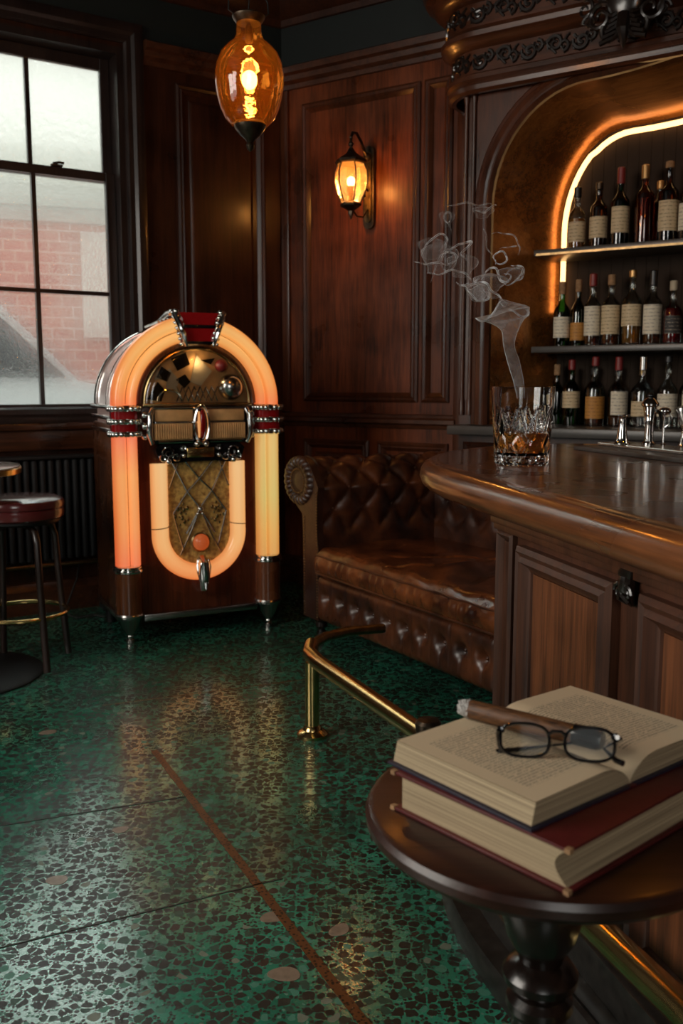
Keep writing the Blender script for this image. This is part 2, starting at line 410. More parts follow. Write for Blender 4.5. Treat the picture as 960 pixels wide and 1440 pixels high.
def m_page(name, edges=False):
    m, nt, b, o = newmat(name)
    tc = nt.nodes.new('ShaderNodeTexCoord')
    sp = nt.nodes.new('ShaderNodeSeparateXYZ'); nt.links.new(tc.outputs['Object'], sp.inputs[0])
    if edges:
        mp = coords(nt, (3, 3, 900))
        n = N(nt, 'ShaderNodeTexNoise'); n.inputs['Scale'].default_value = 1.0; n.inputs['Detail'].default_value = 2
        nt.links.new(mp, n.inputs['Vector'])
        r = ramp(nt, [(0.3, (0.22, 0.155, 0.090)), (0.7, (0.60, 0.46, 0.28))], n.outputs['Fac'])
        nt.links.new(r.outputs[0], b.inputs['Base Color']); bump(nt, b, n.outputs['Fac'], 0.4, 0.001)
    else:
        # faint printed lines inside the margins, broken into word-length dashes
        def math_(op, a, bb=None):
            q = N(nt, 'ShaderNodeMath', operation=op)
            for i, x in enumerate((a, bb)):
                if x is None: continue
                if isinstance(x, (int, float)): q.inputs[i].default_value = x
                else: nt.links.new(x, q.inputs[i])
            return q.outputs[0]
        y = math_('MULTIPLY', sp.outputs['Y'], 190.0)
        row = math_('FRACT', y)
        ink = math_('LESS_THAN', row, 0.42)
        fl = math_('FLOOR', y)
        cx = nt.nodes.new('ShaderNodeCombineXYZ')
        nt.links.new(math_('MULTIPLY', sp.outputs['X'], 420.0), cx.inputs['X']); nt.links.new(math_('MULTIPLY', fl, 7.3), cx.inputs['Y'])
        n = N(nt, 'ShaderNodeTexNoise'); n.inputs['Scale'].default_value = 1.0; n.inputs['Detail'].default_value = 1
        nt.links.new(cx.outputs[0], n.inputs['Vector'])
        wd = math_('GREATER_THAN', n.outputs['Fac'], 0.44)
        ax = math_('ABSOLUTE', sp.outputs['X'])
        i1 = math_('GREATER_THAN', ax, 0.030); i2 = math_('LESS_THAN', ax, 0.148)
        i3 = math_('GREATER_THAN', sp.outputs['Y'], 0.028); i4 = math_('LESS_THAN', sp.outputs['Y'], 0.190)
        t = ink
        for q in (wd, i1, i2, i3, i4): t = math_('MULTIPLY', t, q)
        t = math_('MULTIPLY', t, 0.85)
        mx = N(nt, 'ShaderNodeMix', data_type='RGBA'); nt.links.new(t, mx.inputs[0])
        mx.inputs[6].default_value = (0.70, 0.55, 0.36, 1); mx.inputs[7].default_value = (0.20, 0.165, 0.125, 1)
        nt.links.new(mx.outputs[2], b.inputs['Base Color'])
    b.inputs['Roughness'].default_value = 0.75
    MATS[name] = m


m_page('page'); m_page('page_edges', True)


def m_cigar():
    m, nt, b, o = newmat('tobacco')
    v = coords(nt, (40, 160, 160))
    n = N(nt, 'ShaderNodeTexNoise'); n.inputs['Scale'].default_value = 1.0; n.inputs['Detail'].default_value = 6; n.inputs['Distortion'].default_value = 1.0
    nt.links.new(v, n.inputs['Vector'])
    r = ramp(nt, [(0.3, (0.022, 0.008, 0.003)), (0.66, (0.17, 0.068, 0.022))], n.outputs['Fac'])
    nt.links.new(r.outputs[0], b.inputs['Base Color']); b.inputs['Roughness'].default_value = 0.55
    bump(nt, b, n.outputs['Fac'], 0.6, 0.002)
    MATS['tobacco'] = m


m_cigar()


def m_smoke():
    m = bpy.data.materials.new('smoke_wisp'); m.use_nodes = True; nt = m.node_tree
    nt.nodes.remove(nt.nodes['Principled BSDF']); out = nt.nodes['Material Output']
    tr = N(nt, 'ShaderNodeBsdfTransparent')
    df = N(nt, 'ShaderNodeBsdfDiffuse'); df.inputs[0].default_value = (0.85, 0.88, 0.92, 1)
    tl = N(nt, 'ShaderNodeBsdfTranslucent'); tl.inputs[0].default_value = (0.85, 0.88, 0.92, 1)
    a = N(nt, 'ShaderNodeMixShader'); a.inputs[0].default_value = 0.5
    nt.links.new(df.outputs[0], a.inputs[1]); nt.links.new(tl.outputs[0], a.inputs[2])
    lw = N(nt, 'ShaderNodeLayerWeight'); lw.inputs[0].default_value = 0.5
    pw = N(nt, 'ShaderNodeMath', operation='POWER'); pw.inputs[1].default_value = 2.2
    nt.links.new(lw.outputs['Facing'], pw.inputs[0])
    at = N(nt, 'ShaderNodeAttribute', attribute_name='wisp_amount')
    v = coords(nt)
    n = N(nt, 'ShaderNodeTexNoise'); n.inputs['Scale'].default_value = 26; n.inputs['Detail'].default_value = 5; n.inputs['Distortion'].default_value = 1.2
    nt.links.new(v, n.inputs['Vector'])
    nr = N(nt, 'ShaderNodeMapRange'); nr.inputs[1].default_value = 0.3; nr.inputs[2].default_value = 0.7; nr.inputs[3].default_value = 0.35; nr.inputs[4].default_value = 1.0
    nt.links.new(n.outputs['Fac'], nr.inputs[0])
    ma = N(nt, 'ShaderNodeMath', operation='MULTIPLY_ADD'); ma.inputs[1].default_value = 1.9; ma.inputs[2].default_value = 0.17
    nt.links.new(pw.outputs[0], ma.inputs[0])
    m1 = N(nt, 'ShaderNodeMath', operation='MULTIPLY'); nt.links.new(ma.outputs[0], m1.inputs[0]); nt.links.new(at.outputs['Fac'], m1.inputs[1])
    m2 = N(nt, 'ShaderNodeMath', operation='MULTIPLY'); nt.links.new(m1.outputs[0], m2.inputs[0]); nt.links.new(nr.outputs[0], m2.inputs[1])
    m2.use_clamp = True
    mx = N(nt, 'ShaderNodeMixShader'); nt.links.new(m2.outputs[0], mx.inputs[0])
    nt.links.new(tr.outputs[0], mx.inputs[1]); nt.links.new(a.outputs[0], mx.inputs[2])
    nt.links.new(mx.outputs[0], out.inputs[0])
    MATS['smoke_wisp'] = m


m_smoke()


# ------------------------------------------------------------------ mesh builder
class MB:
    def __init__(s): s.v = []; s.f = []

    def add(s, vs, fs, M=None):
        o = len(s.v)
        s.v += [tuple(M @ Vector(p)) if M is not None else tuple(p) for p in vs]
        s.f += [tuple(i + o for i in f) for f in fs]
        return s

    def box(s, x0, x1, y0, y1, z0, z1, b=0.0, M=None):
        if b <= 0:
            vs = [(x, y, z) for z in (z0, z1) for y in (y0, y1) for x in (x0, x1)]
            return s.add(vs, [(0, 2, 3, 1), (4, 5, 7, 6), (0, 1, 5, 4), (2, 6, 7, 3), (0, 4, 6, 2), (1, 3, 7, 5)], M)
        bm = bmesh.new()
        bmesh.ops.create_cube(bm, size=1.0)
        for q in bm.verts:
            q.co = Vector(((x0 + x1) / 2 + q.co.x * (x1 - x0), (y0 + y1) / 2 + q.co.y * (y1 - y0), (z0 + z1) / 2 + q.co.z * (z1 - z0)))
        b = min(b, 0.45 * min(x1 - x0, y1 - y0, z1 - z0))
        bmesh.ops.bevel(bm, geom=bm.edges[:], offset=b, segments=2, affect='EDGES', profile=0.5)
        bm.verts.index_update()
        s.add([q.co[:] for q in bm.verts], [[q.index for q in f.verts] for f in bm.faces], M)
        bm.free()
        return s

    def rings(s, rs, closed=True, cap=True, loop=False, M=None):
        n = len(rs[0]); vs = [p for r in rs for p in r]; fs = []
        m = len(rs)
        for i in range(m if loop else m - 1):
            a, c = i * n, ((i + 1) % m) * n
            for j in range(n if closed else n - 1):
                k = (j + 1) % n
                fs.append((a + j, a + k, c + k, c + j))
        if cap and closed and not loop:
            fs.append(tuple(range(n - 1, -1, -1))); fs.append(tuple((m - 1) * n + i for i in range(n)))
        return s.add(vs, fs, M)

    def lathe(s, prof, n=24, M=None, cx=0, cy=0, cap=True):
        return s.rings([[(cx + r * math.cos(2 * PI * j / n), cy + r * math.sin(2 * PI * j / n), z) for j in range(n)] for r, z in prof], True, cap, False, M)

    def tube(s, pts, r, n=10, closed=False, M=None, flat=1.0, up=None):
        pts = [Vector(p) for p in pts]; m = len(pts)
        rr = r if isinstance(r, (list, tuple)) else [r] * m
        T = []
        for i in range(m):
            a = pts[(i - 1) % m] if (closed or i > 0) else pts[i]
            c = pts[(i + 1) % m] if (closed or i < m - 1) else pts[i]
            t = (c - a); T.append(t.normalized() if t.length > 1e-9 else Vector((0, 0, 1)))
        u = Vector(up) if up else (Vector((0, 0, 1)) if abs(T[0].z) < 0.9 else Vector((0, 1, 0)))
        nrm = (u - T[0] * u.dot(T[0])).normalized(); rs = []
        for i in range(m):
            nrm = (nrm - T[i] * nrm.dot(T[i]))
            if nrm.length < 1e-6: nrm = T[i].orthogonal()
            nrm.normalize(); bi = T[i].cross(nrm)
            rs.append([tuple(pts[i] + nrm * (rr[i] * flat * math.cos(2 * PI * j / n)) + bi * (rr[i] * math.sin(2 * PI * j / n))) for j in range(n)])
        return s.rings(rs, True, not closed, closed, M)

    def prism(s, poly, z0, z1, M=None):
        n = len(poly)
        vs = [(x, y, z0) for x, y in poly] + [(x, y, z1) for x, y in poly]
        fs = [tuple(range(n - 1, -1, -1)), tuple(range(n, 2 * n))] + [(i, (i + 1) % n, n + (i + 1) % n, n + i) for i in range(n)]
        return s.add(vs, fs, M)

    def prism_y(s, poly, y0, y1, M=None):   # outline in x,z pushed along y
        n = len(poly)
        vs = [(x, y0, z) for x, z in poly] + [(x, y1, z) for x, z in poly]
        fs = [tuple(range(n)), tuple(range(2 * n - 1, n - 1, -1))] + [(i, n + i, n + (i + 1) % n, (i + 1) % n) for i in range(n)]
        return s.add(vs, fs, M)

    def sweep(s, path, prof, closed=False, M=None, side=1):
        """profile [(offset, z)] carried along a plan path with mitred corners; offset grows to the right of travel"""
        m = len(path); rs = []
        for i in range(m):
            p = Vector(path[i])
            a = Vector(path[i - 1]) if (closed or i > 0) else None
            c = Vector(path[(i + 1) % m]) if (closed or i < m - 1) else None
            d1 = (p - a).normalized() if a is not None else None
            d2 = (c - p).normalized() if c is not None else None
            if d1 is None: d1 = d2
            if d2 is None: d2 = d1
            n1 = Vector((d1.y, -d1.x)); n2 = Vector((d2.y, -d2.x)); nn = (n1 + n2)
            nn.normalize(); k = 1 / max(0.35, nn.dot(n1))
            rs.append([(p.x + nn.x * o * k * side, p.y + nn.y * o * k * side, z) for o, z in prof])
        return s.rings(rs, True, not closed, closed, M)

    def sphere(s, c, r, n=14, m=9, sc_=(1, 1, 1), M=None):
        rs = []
        for i in range(m + 1):
            a = -PI / 2 + PI * i / m
            q = max(1e-4, math.cos(a))
            rs.append([(c[0] + r * sc_[0] * q * math.cos(2 * PI * j / n), c[1] + r * sc_[1] * q * math.sin(2 * PI * j / n), c[2] + r * sc_[2] * math.sin(a)) for j in range(n)])
        return s.rings(rs, True, True, False, M)

    def frame(s, x0, x1, z0, z1, prof, y=0.0, M=None):
        """rectangular moulding on a plane y: profile [(inset, height towards -y)]"""
        cs = [(x0, z0, 1, 1), (x1, z0, -1, 1), (x1, z1, -1, -1), (x0, z1, 1, -1)]
        rs = [[(x + sx * i, y - h, z + sz * i) for i, h in prof] for x, z, sx, sz in cs]
        return s.rings(rs, False, False, True, M)

    def build(s, name, mat, parent=None, smooth=True, angle=35):
        me = bpy.data.meshes.new(name); me.from_pydata(s.v, [], s.f); me.update()
        bm = bmesh.new(); bm.from_mesh(me); bmesh.ops.recalc_face_normals(bm, faces=bm.faces[:]); bm.to_mesh(me); bm.free()
        if smooth:
            me.polygons.foreach_set('use_smooth', [True] * len(me.polygons))
            me.set_sharp_from_angle(angle=rad(angle))
        me.materials.append(MATS[mat] if isinstance(mat, str) else mat)
        o = bpy.data.objects.new(name, me); C.objects.link(o)
        if parent is not None: o.parent = parent
        return o


def thing(name, label, cat, loc=(0, 0, 0), rz=0.0, group=None):
    o = bpy.data.objects.new(name, None); C.objects.link(o); o.empty_display_size = 0.1
    o.location = loc; o.rotation_euler = (0, 0, rz); o['label'] = label; o['category'] = cat
    if group: o['group'] = group
    return o


def tag(o, label, cat, group=None, kind=None):
    o['label'] = label; o['category'] = cat
    if group: o['group'] = group
    if kind: o['kind'] = kind
    return o


def struct(o, label=None):
    o['kind'] = 'structure'
    if label: o['label'] = label
    return o


def place(o, loc, rz=0.0):
    o.location = loc; o.rotation_euler = (0, 0, rz); return o


def arc(cx, cz, r, a0, a1, n, ry=None):
    ry = ry or r
    return [(cx + r * math.cos(rad(a0 + (a1 - a0) * i / n)), cz + ry * math.sin(rad(a0 + (a1 - a0) * i / n))) for i in range(n + 1)]


def spiral(cx, cz, r0, r1, a0, turns, n=22):
    return [(cx + (r0 + (r1 - r0) * i / n) * math.cos(a0 + 2 * PI * turns * i / n), cz + (r0 + (r1 - r0) * i / n) * math.sin(a0 + 2 * PI * turns * i / n)) for i in range(n + 1)]


def copy_tree(o, parent=None):
    c = o.copy(); C.objects.link(c)
    if parent is not None: c.parent = parent
    for ch in list(o.children): copy_tree(ch, c)
    return c
# ================================================================== the room
CW = (-0.344, 5.60)                      # the corner where the window wall meets the sconce wall
AW, AB = rad(33), rad(-33)               # headings of the two walls


def wp(t, off=0.0):                      # a point on the sconce wall's line: t along it, off behind it
    return (CW[0] + 0.8387 * t + 0.5446 * off, CW[1] - 0.5446 * t + 0.8387 * off)


def ww(t, off=0.0):                      # the same on the window wall, t runs back from the corner
    return (CW[0] - 0.8387 * t - 0.5446 * off, CW[1] - 0.5446 * t + 0.8387 * off)


L1 = ww(3.4); R1 = wp(5.2)
room = [L1, CW, R1, (R1[0], -2.8), (L1[0], -2.8)]
HC = 3.38
grow = [(L1[0] - .3, L1[1] + .1), (CW[0], CW[1] + .4), (R1[0] + .3, R1[1] + .2), (R1[0] + .3, -3.1), (L1[0] - .3, -3.1)]
fl = struct(MB().prism(grow, -0.1, 0.0).build('floor', 'green_terrazzo', smooth=False), 'dark green terrazzo floor with black chips and brass strips')
struct(MB().prism(grow, HC, HC + 0.1).build('ceiling', 'ceiling_paint', smooth=False))

# inlays of the floor
def strip(name, a, b_, wd, mat, z=0.0012, parent=fl, studs=False):
    d = Vector((b_[0] - a[0], b_[1] - a[1])); l = d.length; d.normalize(); n = Vector((-d.y, d.x)) * wd / 2
    m_ = MB(); p = [(a[0] + n.x, a[1] + n.y), (b_[0] + n.x, b_[1] + n.y), (b_[0] - n.x, b_[1] - n.y), (a[0] - n.x, a[1] - n.y)]
    m_.prism(p, -0.002, z)
    return m_.build(name, mat, parent, smooth=False)


sp_m, nt, b, o_ = newmat('patterned_brass')
v = coords(nt, (1, 1, 1)); vo = N(nt, 'ShaderNodeTexVoronoi'); vo.inputs['Scale'].default_value = 110
nt.links.new(v, vo.inputs['Vector'])
r_ = ramp(nt, [(0.25, (0.012, 0.008, 0.005)), (0.45, (0.17, 0.07, 0.025))], vo.outputs['Distance'])
nt.links.new(r_.outputs[0], b.inputs['Base Color']); b.inputs['Roughness'].default_value = 0.4; b.inputs['Metallic'].default_value = 0.4
MATS['patterned_brass'] = sp_m
A0 = (-0.62, 2.92); A1 = (0.16, 1.37)
strip('brass_strip', A0, A1, 0.022, 'patterned_brass')
strip('brass_strip', (-1.8, 2.64 - 1.134 * 0.42 - .1), (-0.455, 2.575), 0.006, 'joint_dark')
strip('brass_strip', (-1.2, 1.615), (-0.145, 2.12), 0.005, 'joint_dark')
strip('brass_strip', (-0.9, 3.35), (0.0, 3.72), 0.006, 'patterned_brass')
for x, y, rx, ry, a in ((-0.155, 1.954, .030, .021, .2), (-0.005, 1.904, .027, .019, .9), (-0.117, 1.749, .034, .023, -.1), (-0.694, 2.112, .026, .022, 0), (-0.60, 2.37, .022, .018, .5), (-1.02, 3.08, .03, .02, .3)):
    ca, sa = math.cos(a), math.sin(a)
    pl_ = []
    for i in range(28):
        t = 2 * PI * i / 28; k = 1 + 0.06 * math.sin(3 * t + x * 20)
        X, Y = rx * k * math.cos(t), ry * k * math.sin(t)
        pl_.append((x + X * ca - Y * sa, y + X * sa + Y * ca))
    MB().prism(pl_, -0.002, 0.0010).build('stone_inlay', 'stone_beige', fl, smooth=False)

TH = 0.30
# window wall, local x along the wall from the corner (negative), y outward
def on_w(o): return place(o, (CW[0], CW[1], 0), AW)
def on_b(o): return place(o, (CW[0], CW[1], 0), AB)


WX0, WX1, WZ0, WZ1 = -1.87, -0.945, 1.00, 2.93      # rough opening (x from the corner)
m_ = MB()
m_.box(-3.45, WX0, 0, TH, 0, HC).box(WX1, 0.14, 0, TH, 0, HC).box(WX0, WX1, 0, TH, 0, WZ0).box(WX0, WX1, 0, TH, WZ1, HC)
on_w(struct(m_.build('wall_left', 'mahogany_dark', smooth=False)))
NX0, NX1, NZ1 = 1.40, 4.10, 2.72
m_ = MB().box(-0.14, NX0, 0, TH, 0, HC).box(NX1, 5.25, 0, TH, 0, HC).box(NX0, NX1, 0, TH, 0, .90).box(NX0, NX1, 0, TH, NZ1, HC).box(NX0, NX1, .16, TH, .90, NZ1)
wallb = on_b(struct(m_.build('wall_back', 'mahogany', smooth=False), 'dark mahogany panelled wall behind the sofa'))
# the off-camera walls: side window for daylight, front window added for fill
def wall_with_hole(name, axis, pos, a0, a1, h0, h1, z0, z1, th, mat='plaster_dark'):
    m_ = MB()
    lo, hi = (pos, pos + th) if th > 0 else (pos + th, pos)
    def bx(u0, u1, zz0, zz1):
        if axis == 'x': m_.box(lo, hi, u0, u1, zz0, zz1)
        else: m_.box(u0, u1, lo, hi, zz0, zz1)
    bx(a0, h0, 0, HC); bx(h1, a1, 0, HC); bx(h0, h1, 0, z0); bx(h0, h1, z1, HC)
    return struct(m_.build(name, mat, smooth=False))


def cross_window(name, axis, pos, h0, h1, z0, z1):
    m_ = MB(); k = .035
    def bx(u0, u1, a, c):
        if axis == 'x': m_.box(pos - .03, pos + .03, u0, u1, a, c)
        else: m_.box(u0, u1, pos - .03, pos + .03, a, c)
    bx(h0, h0 + .07, z0, z1); bx(h1 - .07, h1, z0, z1); bx(h0 + .07, h1 - .07, z0, z0 + .07); bx(h0 + .07, h1 - .07, z1 - .07, z1)
    bx((h0 + h1) / 2 - k / 2, (h0 + h1) / 2 + k / 2, z0 + .07, z1 - .07)
    bx(h0 + .07, (h0 + h1) / 2 - k / 2, (z0 + z1) / 2 - k / 2, (z0 + z1) / 2 + k / 2); bx((h0 + h1) / 2 + k / 2, h1 - .07, (z0 + z1) / 2 - k / 2, (z0 + z1) / 2 + k / 2)
    return struct(m_.build(name, 'window_casing', smooth=False))


wall_with_hole('wall_side', 'x', L1[0], -2.8, L1[1], -0.3, 2.0, 0.9, 2.95, -0.2)
cross_window('window_2', 'x', L1[0] - .1, -0.3, 2.0, 0.9, 2.95)
wall_with_hole('wall_front', 'y', -2.8, L1[0], R1[0], -0.5, 0.9, 1.0, 2.95, -0.2)
cross_window('fill_window', 'y', -2.9, -0.5, 0.9, 1.0, 2.95)  # added unseen window frame around the fill lamp
struct(MB().box(R1[0], R1[0] + .2, -2.8, R1[1] + .1, 0, HC).build('wall_right', 'plaster_dark', smooth=False))

# ---- window 1: casing, two sashes, panes
win = bpy.data.objects.new('window_1', None); C.objects.link(win); on_w(win); win['kind'] = 'structure'
win['label'] = 'tall dark sash window with frosted upper panes and rain-wet lower panes'
CAS = [(0, 0.0), (0, .03), (.02, .04), (.05, .04), (.065, .026), (.09, .026), (.10, .012), (.10, -.02)]
m_ = MB()
m_.frame(WX0 - .10, WX1 + .10, WZ0 - .02, WZ1 + .12, CAS)
m_.build('casing', 'window_casing', win)
m_ = MB()          # jamb lining
for x0, x1, z0, z1 in ((WX0, WX0 + .035, WZ0, WZ1), (WX1 - .035, WX1, WZ0, WZ1), (WX0 + .035, WX1 - .035, WZ1 - .035, WZ1), (WX0 + .035, WX1 - .035, WZ0, WZ0 + .03)):
    m_.box(x0, x1, 0.0, .22, z0, z1)
m_.build('jamb', 'window_casing', win)
m_ = MB().box(WX0 - .14, WX1 + .14, -.075, 0.03, WZ0 - .035, WZ0, .008)
m_.build('sill', 'mahogany_trim_x', win)
m_ = MB().box(WX0 - .12, WX1 + .12, -.045, -.0, WZ0 - .14, WZ0 - .035, .006)
m_.build('apron', 'mahogany_trim_x', win)
xa, xb = WX0 + .035, WX1 - .035
MZ = 2.275
def sash(name, z0, z1, y0, xm, cross=None, bot=.05, top=.05):
    m_ = MB(); s = .052
    m_.box(xa, xa + s, y0, y0 + .035, z0, z1, .004).box(xb - s, xb, y0, y0 + .035, z0, z1, .004)
    m_.box(xa + s, xb - s, y0, y0 + .035, z0, z0 + bot, .004).box(xa + s, xb - s, y0, y0 + .035, z1 - top, z1, .004)
    m_.box(xm - .011, xm + .011, y0 + .003, y0 + .032, z0 + bot, z1 - top)
    if cross: m_.box(xa + s, xm - .011, y0 + .003, y0 + .032, cross - .010, cross + .010).box(xm + .011, xb - s, y0 + .003, y0 + .032, cross - .010, cross + .010)
    return m_.build(name, 'window_casing', win, smooth=False)


xm = -1.41
us = sash('upper_sash', MZ - .01, WZ1 - .035, .115, xm, None, .045, .06)
ls = sash('lower_sash', WZ0 + .03, MZ + .035, .075, xm, 1.68, .065, .045)
MB().box(xa + .045, xb - .045, .130, .134, MZ + .03, WZ1 - .09).build('frosted_pane', 'pane_frosted', us, smooth=False)
MB().box(xa + .045, xb - .045, .090, .094, WZ0 + .09, MZ - .005).build('wet_pane', 'pane_rain', ls, smooth=False)
m_ = MB()
for x in (-1.62, -1.29):
    m_.box(x - .030, x + .030, .060, .085, MZ + .035, MZ + .045, .003).tube([(x - .02, .07, MZ + .047), (x + .01, .065, MZ + .055), (x + .035, .06, MZ + .052)], .007, 8)
m_.build('sash_lock', 'dark_bronze', ls)

# ---- panelling of the window wall, right of the window
PF = [(0, 0), (0, .014), (.012, .022), (.024, .016), (.032, .020), (.048, .006), (.052, .0)]
def wall_trims(place_, items, n0, mat='mahogany_trim'):
    for k, (x0, x1, z0, z1) in enumerate(items):
        m_ = MB().frame(x0, x1, z0, z1, PF)
        # raised field inside the moulding
        m_.frame(x0 + .075, x1 - .075, z0 + .075, z1 - .075, [(0, 0), (.02, .012), (.022, .012)])
        m_.box(x0 + .097, x1 - .097, -.012, 0.0, z0 + .097, z1 - .097)
        place_(struct(m_.build('trim_%d' % (n0 + k), mat)))


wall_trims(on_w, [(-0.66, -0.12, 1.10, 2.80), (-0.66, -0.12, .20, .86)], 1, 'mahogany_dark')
RAIL = [(0, 2.86), (.018, 2.862), (.022, 2.885), (.045, 2.90), (.05, 2.925), (.07, 2.935), (.075, 2.965), (.06, 2.975), (0, 2.98)]
CHAIR = [(0, .955), (.02, .958), (.025, .975), (.045, .985), (.045, 1.005), (.02, 1.015), (.015, 1.03), (0, 1.035)]
CROWN = [(0, 3.20), (.02, 3.205), (.03, 3.235), (.08, 3.27), (.11, 3.33), (.15, 3.345), (.15, 3.379), (0, 3.379)]
BASE = [(0, .0), (.03, .0), (.03, .12), (.018, .135), (.012, .16), (0, .165)]
n_ = 10
for nm, prof in (('picture_rail', RAIL), ('chair_rail', CHAIR), ('crown', CROWN), ('baseboard', BASE)):
    lo = wp(1.25); 
    if nm == 'picture_rail': path = [ww(.842), CW, wp(1.33)]
    elif nm == 'chair_rail': path = [ww(.80), CW, wp(1.15)]
    elif nm == 'crown': path = [L1, CW, R1]
    else: path = [ww(3.35), CW, wp(1.33)]
    m_ = MB().sweep(path, prof)
    nme = 'baseboard_back' if nm == 'baseboard' else 'trim_%d' % n_
    struct(m_.build(nme, 'mahogany_trim_x' if nm != 'crown' else 'mahogany_dark'), {'picture_rail': 'moulded mahogany rail above the wall panels'}.get(nm)); n_ += 1
# green painted band above the rail, flush on the walls
m_ = MB().sweep([ww(3.3), CW, wp(5.1)], [(0, 2.975), (.006, 2.975), (.006, 3.21), (0, 3.21)])
struct(m_.build('trim_15', 'green_paint'), 'dark green painted band under the ceiling')
# sconce wall panels
wall_items = [(0.15, 0.91, 1.10, 2.77), (0.935, 1.10, 1.10, 2.77)]
for k, (x0, x1, z0, z1) in enumerate(wall_items):
    m_ = MB().frame(x0, x1, z0, z1, PF)
    on_b(struct(m_.build('trim_%d' % (20 + k), 'mahogany_trim')))
wall_items2 = [(0.15, 0.60, .22, .88), (0.66, 1.10, .22, .88)]
wall_trims(on_b, wall_items2, 23)
# corner post and stile by the bar back
m_ = MB().box(1.135, 1.20, -.03, 0, .16, 2.86, .006).box(1.215, 1.24, -.02, 0, .16, 2.86, .004)
on_b(struct(m_.build('trim_26', 'mahogany_trim')))
m_ = MB().box(.0, .055, -.02, 0, 1.035, 2.86, .008)
on_b(struct(m_.build('trim_27', 'mahogany_trim')))

# ---- radiator and pipe under the window
rt = thing('radiator', 'black ribbed cast iron radiator under the window', 'radiator', (CW[0], CW[1], 0), AW)
m_ = MB()
x = -2.16
k = 0
while x < -1.16:
    m_.box(x, x + .030, -.155, -.055, .30, .82, .012)
    x += .041; k += 1
m_.build('sections', 'matt_black', rt)
MB().box(-2.18, -1.14, -.165, -.048, .822, .838, .004).build('cover', 'matt_black', rt)
for x in (-2.12, -1.20): MB().box(x, x + .03, -.14, -.07, 0, .30, .005).build('leg', 'matt_black', rt)
pp = thing('heating_pipe', 'thin dark pipe running along the wall beneath the radiator', 'pipe', (CW[0], CW[1], 0), AW)
MB().tube([(-3.2, -.20, .30), (-1.05, -.20, .285)], .011, 10).build('pipe_run', 'aged_brass', pp)
for x in (-2.6, -1.09): MB().box(x - .01, x + .01, -.20, -.03, .27, .30).build('bracket', 'iron', pp)

# ================================================================== the street
struct(MB().prism([(-14, 5.6), (-3.0, 5.25), (-1.0, 6.3), (8, 8), (8, 22), (-14, 22)], -0.05, 0.08).build('ground_street', 'asphalt', smooth=False))
bl = thing('brick_building', 'red brick building with pale coping across the street', 'building', (-2.9, 10.2, -0.25), rad(20))
MB().box(-6, 3.0, 0, 1.2, 0, 3.3).build('wall', 'red_brick', bl, smooth=False)
MB().box(-6.05, 3.05, -.10, 1.3, 3.3, 3.52).box(-6.02, 3.02, -.05, 1.2, 3.15, 3.3).build('coping', 'concrete', bl, smooth=False)
MB().box(-6.0, 3.0, .15, 1.1, 3.52, 3.95).build('parapet', 'pale_stone', bl, smooth=False)
MB().box(.10, .40, -.12, 0, 1.95, 3.05).build('pilaster', 'pale_stone', bl, smooth=False)
cr = thing('parked_car', 'white car with dark windows parked outside the window', 'car', (-3.42, 7.9, 0.08), rad(24))
body = [(-2.1, .35), (2.0, .35), (2.1, .75), (1.95, 1.0), (1.05, 1.14), (.45, 1.75), (-1.5, 1.78), (-2.05, 1.15), (-2.15, .8)]
MB().prism_y(body, -.85, .85).build('body', 'car_white', cr)
m_ = MB().prism_y([(.95, 1.17), (.42, 1.68), (-.40, 1.70), (-.40, 1.17)], -.87, .87).prism_y([(-.48, 1.17), (-.48, 1.70), (-1.40, 1.70), (-1.75, 1.17)], -.87, .87)
m_.build('side_window', 'car_glass', cr, smooth=False)
for wx in (-1.35, 1.3):
    for wy in (-.80, .80):
        MB().lathe([(.02, -.1), (.20, -.1), (.33, -.09), (.34, 0), (.33, .09), (.20, .1), (.02, .1)], 24, Matrix.Translation((wx, wy, .34)) @ Matrix.Rotation(PI / 2, 4, 'X')).build('wheel', 'rubber', cr)
# ================================================================== the bar back (arched niche)
BZ = rad(-33)
bbx = thing('back_bar', 'carved mahogany back bar with an arched lit niche', 'back bar', (CW[0], CW[1], 0), AB)
F = -0.35
TC = 2.75
def arch(x0, zs, a, bb, top, z_start, n=14):
    """half of a basket arch from the left springing to the centre, then mirrored"""
    P = [(x0, z_start + (zs - z_start) * i / 8) for i in range(9)]
    cx = x0 + a
    for i in range(1, n + 1):
        t = PI - (PI / 2) * i / n
        P.append((cx + a * math.cos(t), zs + bb * math.sin(t)))
    zt = zs + bb
    m = 8
    for i in range(1, m + 1):
        s = i / m
        P.append((cx + (TC - cx) * s, zt + (top - zt) * (1 - math.cos(s * PI)) / 2))
    return P + [(2 * TC - x, z) for x, z in P[::-1][1:]]


fa = arch(1.48, 2.02, .45, .50, 2.60, 1.005)
ra = arch(1.66, 1.95, .32, .46, 2.47, 1.005)
# front board with the arched opening (thickness .04)
XL, XR, ZT = 1.33, 4.17, 3.10
outer = []
for (x, z) in fa:
    if z < 2.3 and x < TC: outer.append((XL, z))
    elif z < 2.3: outer.append((XR, z))
    else: outer.append((XL + (x - 1.5) * (XR - XL) / (4.0 - 1.5), ZT))
n = len(fa)
m_ = MB()
ring_f = [(x, F, z) for x, z in fa] + [(x, F, z) for x, z in outer]
vs = [(x, F, z) for x, z in fa] + [(x, F, z) for x, z in outer] + [(x, F + .04, z) for x, z in fa] + [(x, F + .04, z) for x, z in outer]
fs = []
for i in range(n - 1):
    fs += [(i, i + 1, n + i + 1, n + i), (2 * n + i, 3 * n + i, 3 * n + i + 1, 2 * n + i + 1)]
m_.add(vs, fs)
m_.build('spandrel_board', 'mahogany_trim', bbx, smooth=False)
